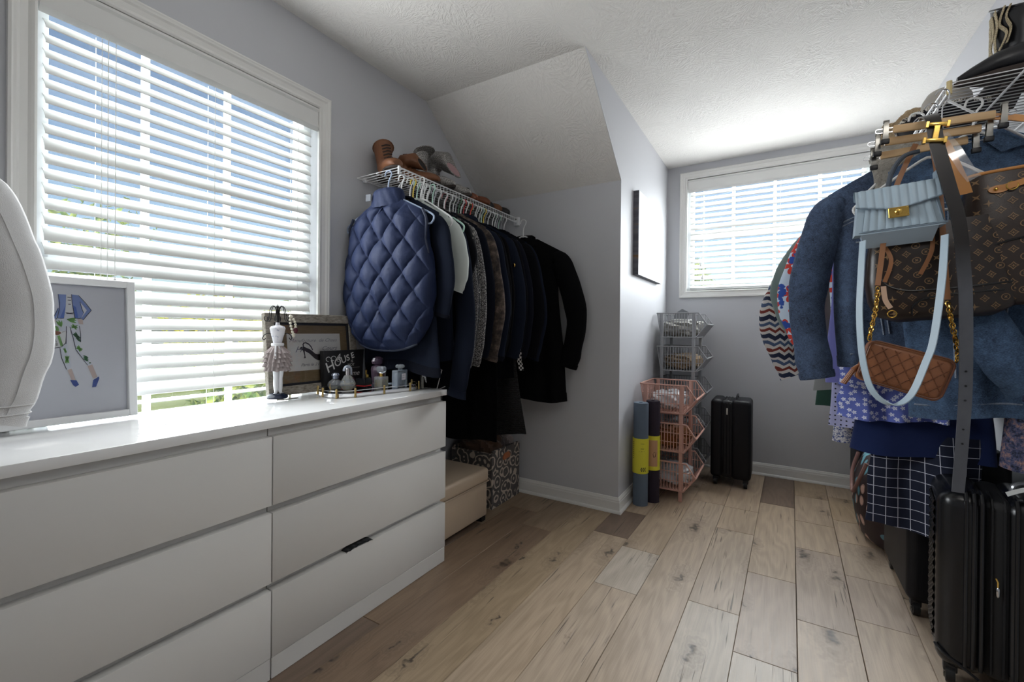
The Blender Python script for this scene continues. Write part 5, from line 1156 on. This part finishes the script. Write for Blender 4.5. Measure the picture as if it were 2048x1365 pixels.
# slouchy tote
S1 = Soft(2.335, 1.748, [(1.135, .10, .034, .0), (1.16, .125, .052, .0), (1.25, .130, .060, 0.), (1.36, .128, .056, 0.), (1.45, .120, .046, 0.), (1.505, .112, .034, 0.)], .06)
t = thing('tote_bag', 'large brown monogrammed tote with honey leather rim hanging at the shelf end', 'bag', (2.335, 1.748, 1.135))
wob('bag_body', S1.geo(), CANV, t, 60)
_m = wob('monogram_print', monogram(S1, (-.125, .125), (1.15, 1.495), .044, .0105), MONO, t, 0); _m['kind'] = 'stuff'
def rim(s, z, r, mt, t, name='rim'):
    wx, wy, dx = s.at(z, 1), s.at(z, 2), s.at(z, 3); wob(name, G().tube([(s.cx+dx+wx*sgn(math.cos(a), 2/s.p), s.cy+wy*sgn(math.sin(a), 2/s.p), z+s.tilt*wx*sgn(math.cos(a), 2/s.p)) for a in [2*math.pi*k/48 for k in range(48)]], r, 8, closed=True), mt, t)
rim(S1, 1.503, .0048, TANV, t)
wob('piping', G().tube(smoothpts([S1.front(x, z, .002) for x, z in ((-.122, 1.262), (-.095, 1.285), (-.06, 1.302), (-.02, 1.31), (.03, 1.308), (.09, 1.29))], 5), .0028, 6), plain('black piping', lin(18, 17, 18), .35), t)
_f = S1.front
h = wob('handle', ribbon3([_f(-.064, 1.450, .002), _f(-.040, 1.454, .004), _f(-.010, 1.462, .007), _f(.03, 1.475, .02), _f(.07, 1.500, .035), (2.40, 1.70, 1.56), (2.34, 1.71, 1.62), (2.24, 1.72, 1.66)], .016, .005, (0, 0, 1)), TANV, t)
wob('tab', G().loft([[(x, y-dy, z) for x, y, z in [_f(-.062+.020*math.cos(a), 1.450+.011*math.sin(a), 0.) for a in [2*math.pi*k/16 for k in range(16)]]] for dy in (.0005, .0045)]), TANV, h)
wob('rivet', G().sphere(_f(-.068, 1.450, .0045), .005, 10, 8), MGOLD, h)
wob('ring', G().tube([(lambda p: (p[0], p[1], p[2]))(_f(-.038+.011*math.cos(a), 1.453+.011*math.sin(a), .006)) for a in [2*math.pi*k/20 for k in range(20)]], .0016, 6, closed=True), MGOLD, h)
# monogrammed backpack below
S2 = Soft(2.150, 1.728, [(1.095, .10, .020, .02), (1.115, .145, .042, .015), (1.16, .160, .052, .01), (1.22, .158, .052, 0.), (1.30, .150, .046, -.004), (1.37, .140, .034, -.004)], .10)
t = thing('backpack', 'brown monogrammed bag with rounded bottom hanging behind the light blue bag', 'bag', (2.150, 1.728, 1.095))
wob('bag_body', S2.geo(), plain('dark coated canvas', lin(46, 37, 33), .3, var=.2), t, 60)
_m = wob('monogram_print', monogram(S2, (-.15, .16), (1.12, 1.36), .042, .010), MONO, t, 0); _m['kind'] = 'stuff'
wob('piping', G().tube(smoothpts([S2.front(x, z, .002) for x, z in ((-.125, 1.225), (-.11, 1.20), (-.07, 1.182), (0, 1.178), (.08, 1.178), (.14, 1.18))], 5), .003, 6), plain('black bag piping', lin(18, 17, 18), .35), t)
wob('pocket_piping', G().tube(smoothpts([S2.front(x, z, .002) for x, z in ((-.07, 1.112), (-.065, 1.14), (-.03, 1.158), (.04, 1.162), (.12, 1.16))], 5), .0028, 6), plain('black pocket piping', lin(18, 17, 18), .35), t)
for q in (((-.125, 1.345), (-.10, 1.28), (-.118, 1.215)), ((-.01, 1.36), (-.012, 1.29), (-.04, 1.225))): wob('strap', ribbon3([S2.front(x, z, .003) for x, z in q], .010, .003, (1, 0, .2)), TAND, t)
wob('charm_strap', ribbon3([(2.028, 1.668, 1.19), (2.032, 1.664, 1.15), (2.044, 1.662, 1.125)], .012, .003, (1, 0, 0)), plain('beige vachetta', lin(206, 172, 146), .5), t)
wob('charm_ring', G().tube([(2.047+.010*math.cos(a), 1.662, 1.108+.010*math.sin(a)) for a in [2*math.pi*k/20 for k in range(20)]], .0018, 6, closed=True), MGOLD, t)
# honey leather straps in their wrapping above the bags
t = thing('bag_strap', 'wide honey leather strap end hanging over the tote from the clip hangers', 'strap', (2.19, 1.665, 1.43))
wob('leather', ribbon3([(2.140, 1.690, 1.615), (2.156, 1.668, 1.57), (2.172, 1.660, 1.51), (2.186, 1.660, 1.46), (2.192, 1.662, 1.432)], [.026, .040], .004, (1, 0, .4)), TANV, t)
wob('plastic_wrap', ribbon3([(2.152, 1.684, 1.612), (2.172, 1.660, 1.56), (2.196, 1.654, 1.50), (2.212, 1.654, 1.47)], .030, .0015, (1, 0, .5)), MWRAP, t)
# light blue flap bag
lb = thing('flap_bag', 'light blue ribbed leather flap bag with square gold clasp', 'bag', (2.052, 1.640, 1.338), 0, None, 0., R(-4))
BLU = plain('powder blue leather', lin(172, 192, 206), .42, bump=.1, bs=400); BLUD = plain('powder blue edge', lin(140, 158, 174), .5)
def rr(w0, w1, h, n=6): return [(-w0, 0), (w0, 0), (w1, h), (-w1, h)]
ob('body', G().loft([[(sx*(.098-.016*k), sy*.024+(.002), .004+.118*k) for sx, sy in ((-1, -1), (1, -1), (1, 1), (-1, 1))] for k in (0, .5, 1)]), BLU, lb, 20)
ob('gusset', G().loft([[(sx*.084, -.020+dy, z) for sx, dy, z in ((-1, 0, .0), (1, 0, .0), (1, .0, -.0), (-1, 0, -.0))][:0] or [(-.084, -.022, .004), (.084, -.022, .004), (.080, .03, -.030), (-.072, .03, -.030)], [(-.084, .03, .02), (.084, .03, .02), (.080, .034, -.026), (-.072, .034, -.026)]]), plain('pale blue underside', lin(186, 206, 222), .45), lb, 20)
def ribs(x): return .0032*abs(math.cos(math.pi*x/.0185))**.6
ob('ribbed_front', G().grid(lambda u, v: ((u-.5)*2*(.080-.010*v), -.0235-ribs((u-.5)*2*.080), .012+.062*v), 90, 10), BLU, lb, 60)
ob('front_border', G().tube(smoothpts([(-.088, -.0225, .010), (.088, -.0225, .010), (.092, -.0225, .016), (.080, -.0225, .085)], 4), .0025, 6), BLUD, lb)
def flapf(u, v):
    x = (u-.5)*2*(.088+.004*v); dip = max(0, 1-abs(x)/.09); L = [(0, (.030, .112)), (.2, (.026, .130)), (.38, (.004, .136)), (.55, (-.020, .130)), (1., (-.0305, .082-.020*dip))]
    for (a, p), (b, q) in zip(L, L[1:]):
        if v <= b: k = (v-a)/(b-a); yy, z = p[0]+(q[0]-p[0])*k, p[1]+(q[1]-p[1])*k; break
    return (x, yy-ribs(x)*(1 if v > .5 else .4), z+ (.5*ribs(x) if v < .6 else 0))
ob('flap', G().grid(flapf, 100, 26), BLU, lb, 60)
ob('flap_edge', G().tube([flapf(k/40, 1.) for k in range(41)], .0022, 6), BLUD, lb)
cl = ob('clasp', G().rbox(-.022, .022, -.040, -.032, .038, .066, .001, 1), MGOLD, lb); ob('turn_lock', G().lathe([(.009, 0), (.009, .003), (.006, .006), (.002, .007)], n=8).xf(Matrix.Translation((0, -.040, .053)) @ Matrix.Rotation(R(90), 4, 'X')), MGOLD, cl)
for x in (-.018, .018):
    for z in (.042, .062): ob('screw', G().sphere((x, -.0402, z), .0016, 8, 6), MBRASS, cl)
ob('top_handle', G().tube(smoothpts([(-.012, .004, .128), (-.004, .004, .165), (.012, .010, .198), (.036, .018, .222), (.066, .020, .226)], 5), .0062, 8), plain('dark slate handle', lin(74, 82, 92), .45), lb)
ob('side_tab', G().rbox(.086, .112, -.006, .018, .090, .160, .010, 3), BLUD, lb)
st_ = thing('shoulder_strap', 'long powder blue shoulder strap looping down over the brown quilted bag', 'strap', (2.034, 1.575, .859))
wob('band', ribbon3([(1.972, 1.612, 1.318), (1.966, 1.59, 1.23), (1.962, 1.578, 1.10), (1.970, 1.572, .975), (1.992, 1.570, .890), (2.034, 1.570, .857), (2.072, 1.570, .886), (2.102, 1.572, .976), (2.118, 1.576, 1.04), (2.134, 1.584, 1.19), (2.146, 1.612, 1.318)], .017, .0032, (.75, -.66, .1), 8), plain('strap blue', lin(182, 202, 216), .45), st_)
# brown quilted camera bag on a chain
bb = thing('quilted_bag', 'cognac brown quilted camera bag hanging on gold chains', 'bag', (2.066, 1.618, .952), 0, None, 0., R(17))
BRN = plain('cognac bag leather', lin(150, 96, 62), .36, var=.08, vs=5, bump=.12, bs=300)
ob('body', G().rbox(-.098, .092, -.022, .030, -.062, .056, .016, 5), BRN, bb, 60)
ob('piping', G().tube([(x, -.023, z) for x, z in [(p[1]*1.+-.003, p[0]) for p in stadium(.093, .057, .02, 5)]], .0028, 6, closed=True), plain('dark brown piping', lin(112, 66, 42), .4), bb)
g = G()
for k in range(-6, 8):
    for s in (1, -1):
        P = []
        for q in range(17):
            z = -.050+.094*q/16; x = k*.030+s*(z+.003)*.78
            if abs(x+.003) < .086: P.append((x, -.0226, z))
        if len(P) > 3:
            for a_, b_ in zip(P, P[1:]): g.tube([a_, tuple((m1+m2)/2 for m1, m2 in zip(a_, b_))], .0017, 5)
            g.tube(P, .0008, 4)
_q = ob('quilt_stitching', g, plain('stitched cognac', lin(122, 74, 46), .45), bb); _q['kind'] = 'stuff'
ob('zip_lining', G().loft([[(-.03, -.010, .0555), (.088, -.012, .0535), (.090, .016, .0555), (-.03, .018, .0555)], [(-.02, -.002, .0585), (.085, -.004, .0560), (.085, .010, .0590), (-.02, .012, .0585)]]), fabric('grey lining', lin(140, 138, 136)), bb)
ts = ob('tassel', G().tube([(-.098, -.006, -.02), (-.104, -.006, -.034), (-.106, -.006, -.040)], [.003, .006, .008], 10), BRN, bb)
for k in range(10): a = 2*math.pi*k/10; ob('fringe', G().tube([(-.106+.005*math.cos(a), -.006+.005*math.sin(a), -.040), (-.106+.006*math.cos(a)-.010, -.006+.006*math.sin(a), -.086)], .0018, 5), BRN, ts)
def chain(t, pts, step=.0085, rl=.0062, rt=.0017):
    P = smoothpts(pts, 12); acc = 0; last = P[0]; k = 0
    for p in P[1:]:
        while (p-last).length >= step:
            d = (p-last).normalized(); c = last+d*step*.5; side = Vector((math.cos(k*1.3+.4), math.sin(k*1.3+.4), 0)); s_ = (side-d*side.dot(d)).normalized()
            wob('chain_link', G().tube([c+d*rl*1.25*math.cos(a)+s_*rl*.85*math.sin(a) for a in [2*math.pi*q/12 for q in range(12)]], rt, 5, closed=True), MGOLD, t)
            last = last+d*step; k += 1
cs = thing('bag_chain', 'gold chain and brown leather strap carrying the cognac bag', 'strap', (2.08, 1.62, 1.02))
chain(cs, [(2.010, 1.634, 1.184), (2.005, 1.630, 1.12), (1.994, 1.622, 1.062), (1.990, 1.618, 1.032)]); chain(cs, [(2.158, 1.634, 1.138), (2.166, 1.630, 1.08), (2.176, 1.622, 1.005), (2.172, 1.618, .975)])
wob('leather_strap', ribbon3([(2.100, 1.690, 1.60), (2.062, 1.680, 1.50), (2.036, 1.668, 1.40), (2.018, 1.65, 1.25), (2.010, 1.636, 1.19)], .013, .003, (1, 0, .2)), TAND, cs); wob('leather_strap', ribbon3([(2.135, 1.692, 1.60), (2.150, 1.680, 1.45), (2.156, 1.655, 1.25), (2.158, 1.636, 1.145)], .013, .003, (1, 0, 0)), TAND, cs)
# black belt with gold H buckle
bt = thing('belt', 'black leather belt with gold H buckle hanging from the clip hangers to the suitcase', 'belt', (2.17, 1.59, .63))
n = N('black belt leather'); BELT = n.set(n.mix(n.ramp(n.sep(n.obj)[2], [(.52, 0.), (.66, 1.)]), n.mix(n.noise(n.obj, 40, 2), lin(84, 86, 92), lin(98, 100, 106)), n.mix(n.noise(n.obj, 12, 3), lin(20, 19, 20), lin(40, 34, 30))), .32)
bl = wob('band', ribbon3([(2.124, 1.700, 1.672), (2.119, 1.660, 1.664), (2.118, 1.606, 1.630), (2.124, 1.594, 1.558), (2.146, 1.588, 1.446), (2.166, 1.586, 1.345), (2.177, 1.588, 1.216), (2.182, 1.590, 1.117), (2.184, 1.592, .92), (2.180, 1.595, .78), (2.174, 1.600, .635)], [.033, .025], .0035, (1, .1, .12), 6), BELT, bt)
hg = G(); hg.rbox(-.020, .020, -.004, .004, .016, .026, .002, 2); hg.rbox(-.020, .020, -.004, .004, -.026, -.016, .002, 2); hg.rbox(-.006, .006, -.0035, .0035, -.018, .018, .001, 1)
for s in (-1, 1):
    for q in (-1, 1): hg.rbox(s*.021-.0035, s*.021+.0035, -.0045, .0045, q*.021-.0085, q*.021+.0085, .001, 1)
wob('buckle', hg.xf(Matrix.Translation((2.121, 1.590, 1.590)) @ Matrix.Rotation(R(8), 4, 'Y')), MGOLD, bt)
for k in range(6):
    z = .955-.038*k; c = lerp([(.63, 2.174), (.78, 2.180), (.92, 2.184), (1., 2.1835)], z); wob('hole', G().lathe([(.0026, 0), (.0026, .001), (.001, .0012)], n=10).xf(Matrix.Translation((c, 1.5895+(.0035 if z < .85 else 0), z)) @ Matrix.Rotation(R(90), 4, 'X')), MBLACK, bl)

# ================================================================ shelf top: boots and hats
cb = [(.010, .268, -62, .088, .050), (-.008, .215, -88, .074, .052), (-.006, .165, -90, .064, .048), (-.004, .125, -86, .055, .042)]
WEST = plain('black western leather', lin(20, 21, 26), .38, var=.3, vs=30, bump=.25, bs=60)
CREAM = m_speckle('cream stitched inlay', lin(92, 80, 60), lin(206, 190, 156), .5, 500)
for i, (y, lbl) in enumerate(((1.812, 'black western boot with cream stitched scrolls at the near end of the right shelf'), (1.930, 'black western boot with cream stitching behind its pair on the right shelf'))):
    t = shoe('western_boot', lbl, ((2.470, y, TOP), (2.375, y, TOP))[i], (0, 0, R((180, 92)[i])), WEST, cb, DKB, plain('black lining', lin(16, 16, 18), .9), heel=.03, group='western boots', tip=1)
    for s in (-1, 1):
        for P in ([(-.03, .11), (-.05, .15), (-.03, .19), (-.045, .235)], [(.0, .10), (.016, .14), (-.004, .18), (.012, .235)], [(.035, .13), (.05, .17), (.035, .20), (.05, .235)], [(-.02, .10), (-.012, .15), (-.022, .19), (-.010, .24)], [(.02, .11), (.030, .16), (.016, .20), (.026, .24)], [(-.05, .12), (-.058, .16), (-.048, .20), (-.058, .23)]):
            ob('stitched_scroll', ribbon3([(x-.004, s*.0535*math.sqrt(max(.05, 1-(x/.076)**2)), z+.010) for x, z in P], .013, .002, (1, 0, .2), 6), CREAM, t)
ht = thing('felt_hat', 'pale grey felt hat with beaded brim on the right shelf', 'hat', (2.262, 2.115, TOP), 0, None, R(-3), R(2))
ht.scale = (.80, .80, 1.)
FELT = fabric('pale grey felt', lin(178, 172, 164), var=.08, bs=500, bump=.2)
ob('crown', G().lathe([(.088, .004), (.086, .05), (.080, .09), (.066, .112), (.03, .118), (.004, .112)], n=32, sx=1., sy=1.15), FELT, ht, 60)
ob('brim', G().lathe([(.085, .003), (.130, .004), (.163, .012), (.165, .015), (.130, .009), (.085, .009)], n=40, sx=1., sy=1.12), plain('dark felt brim', lin(34, 32, 36), .9), ht, 60)
g = G()
for k in range(64): a = 2*math.pi*k/64; g.sphere((.165*math.cos(a), .185*math.sin(a), .014), .0058 if k % 3 else .0082, 7, 5)
_b = ob('beaded_edge', g, m_speckle('beads', lin(70, 66, 64), lin(228, 222, 210), .5, 160), ht); _b['kind'] = 'stuff'
ob('hat_band', G().lathe([(.0895, .012), (.0905, .012), (.0885, .034), (.0875, .034)], n=32, sx=1., sy=1.15), plain('brown band', lin(120, 72, 44), .5), ht)
one('fur_trim', 'tuft of cream and brown fur behind the pale grey hat', 'fur', blob((2.235, 2.32, 1.845), (.085, .05, .055), .32, 91, 60, 36, 1.2), fabric('cream brown fur', lin(190, 168, 136), var=.4, bs=160, bump=1.2))
one('brown_hat', 'brown leather hat lying on the right shelf behind the fur tuft', 'hat', G().lathe([(.15, .006), (.155, .010), (.085, .014), (.080, .07), (.05, .09), (.004, .092)], (2.34, 2.58, TOP), 32), plain('chestnut leather', lin(128, 78, 48), .45, var=.15), smooth=60)

# ================================================================ luggage along the right wall
hs = thing('hard_suitcase', 'black hard-shell suitcase with pyramid texture standing under the belt', 'suitcase', (2.195, 1.800, 0))
n = N('glossy black shell'); n.bump(n.noise(n.obj, 300, 2), .05, .001); SHELL = n.set(lin(24, 25, 28), .26)
wob('front_shell', G().rbox(2.190, 2.305, 1.795, 2.065, .050, .585, .045, 6), SHELL, hs, 60); wob('back_shell', G().rbox(2.325, 2.440, 1.795, 2.065, .050, .585, .045, 6), SHELL, hs, 60)
wob('zip_gusset', G().rbox(2.285, 2.355, 1.804, 2.056, .058, .577, .030, 4), MZIP, hs)
def pyr(u, v): yy, z = 1.845+.170*u, .11+.425*v; a, b = abs((yy*38) % 1-.5), abs((z*38) % 1-.5); return (2.1895-.006*min(a, b)*2, yy, z)
wob('pyramid_panel', G().grid(pyr, 54, 130), SHELL, hs, 0)
for x in (2.252, 2.268, 2.284, 2.352, 2.372): wob('rib', G().tube([(x, 1.845, .5865), (x, 1.81, .582), (x, 1.7955, .565), (x, 1.7945, .08)], .0048, 8), SHELL, hs)
for x in (2.305, 2.330): wob('zip', G().tube([(x, 1.90, .578), (x, 1.82, .574), (x, 1.803, .55), (x, 1.803, .08)], .0032, 6), MZIP, hs)
zp = wob('zip_pull', G().lathe([(.002, 0), (.0045, -.004), (.0045, -.024), (.002, -.028)], (2.316, 1.796, .335), 10), MCHROME, hs); wob('pull_link', G().tube([(2.316, 1.796, .333), (2.316, 1.795, .350), (2.312, 1.796, .360)], .002, 6), MGOLD, zp)
wob('corner_guard', G().tube(smoothpts([(2.19, 1.82, .11), (2.205, 1.80, .10), (2.25, 1.793, .075), (2.28, 1.794, .055)], 4), .004, 6), MBLACK, hs)
wob('top_handle', G().tube(smoothpts([(2.355, 1.90, .584), (2.36, 1.90, .608), (2.39, 1.92, .612), (2.405, 1.93, .586)], 5), .010, 8, flat=.6), plain('silver grey handle', lin(176, 178, 182), .3, .5), hs)
wob('latch', G().rbox(2.238, 2.252, 1.83, 1.85, .585, .588, .001, 1), MCHROME, hs)
wheels(hs, 2.225, 2.405, 1.835, 2.03, .026)
hs.rotation_euler.z = R(-9); hs.location.x -= .010
one('luggage_label', 'white paper luggage label lying on the black hard-shell suitcase', 'label', ribbon3([(2.335, 1.83, .589), (2.36, 1.825, .606), (2.40, 1.83, .620), (2.45, 1.85, .614)], .022, .001, (0, 1, .2)), plain('label paper', lin(226, 226, 224), .5))
s2 = thing('suitcase', 'large black soft suitcase standing behind the hard-shell one', 'suitcase', (2.33, 2.39, 0))
wob('front_shell', G().rbox(2.185, 2.290, 2.165, 2.610, .052, .640, .030, 5), MCASE, s2, 60); wob('back_shell', G().rbox(2.345, 2.460, 2.165, 2.610, .052, .640, .030, 5), MCASE, s2, 60)
wob('zip_gusset', G().rbox(2.270, 2.365, 2.175, 2.600, .058, .634, .022, 4), MZIP, s2)
for x in (2.298, 2.314, 2.330): wob('rib', G().tube([(x, 2.24, .636), (x, 2.19, .632), (x, 2.172, .61), (x, 2.172, .07), (x, 2.19, .06)], .0055, 7), MCASE, s2)
wheels(s2, 2.215, 2.430, 2.195, 2.565, .026)
n = N('brown dotted fabric'); _s = n.sep(n.obj); _v = n.n('TexVoronoi', voronoi_dimensions='2D'); n.put(_v.inputs['Vector'], n.vmul(n.comb(n.math('ADD', _s[1], n.math('MULTIPLY', _s[0], .5)), n.math('MULTIPLY', _s[2], .85), 0.), (15., 15., 0))); _v.inputs['Scale'].default_value = 1.; _v.inputs['Randomness'].default_value = .8
_dot = n.mix(n.math('GREATER_THAN', n.sep(_v.outputs['Color'])[0], .5), lin(102, 158, 172), lin(196, 160, 146)); _ring = n.ramp(_v.outputs['Distance'], [(0., 1.), (.22, 1.), (.23, .6), (.29, .6), (.31, 0.)], 'CONSTANT')
DOTS = n.set(n.mix(_ring, lin(44, 28, 28), _dot), .6)
dg = thing('duffel_bag', 'dark brown duffel bag with blue and pink dots beside the far wall', 'bag', (2.31, 2.95, 0))
S3 = Soft(2.305, 2.95, [(.0, .125, .22, .0), (.03, .165, .27, .0), (.14, .185, .29, 0.), (.28, .180, .285, 0.), (.40, .14, .24, 0.), (.46, .06, .20, 0.)], 0., 2.8)
wob('bag_body', S3.geo(26, 60), DOTS, dg, 60)
wob('handle', G().tube(smoothpts([(2.15, 2.80, .40), (2.12, 2.82, .30), (2.11, 2.92, .22), (2.12, 3.02, .30), (2.15, 3.05, .40)], 5), .009, 8), plain('pink brown webbing', lin(140, 104, 96), .7), dg)
wob('zip', G().tube([(2.305, 2.76, .465), (2.305, 3.14, .465)], .006, 6), MZIP, dg)
s3 = thing('suitcase', 'tall narrow black case standing in the corner behind the dotted bag', 'suitcase', (2.33, 3.48, 0))
wob('shell', G().rbox(2.185, 2.46, 3.30, 3.70, .045, .70, .03, 5), MCASE, s3, 60); wob('zip', G().tube([(2.25, 3.297, .08), (2.25, 3.297, .66)], .004, 6), MZIP, s3)
wheels(s3, 2.22, 2.43, 3.34, 3.66, .024)
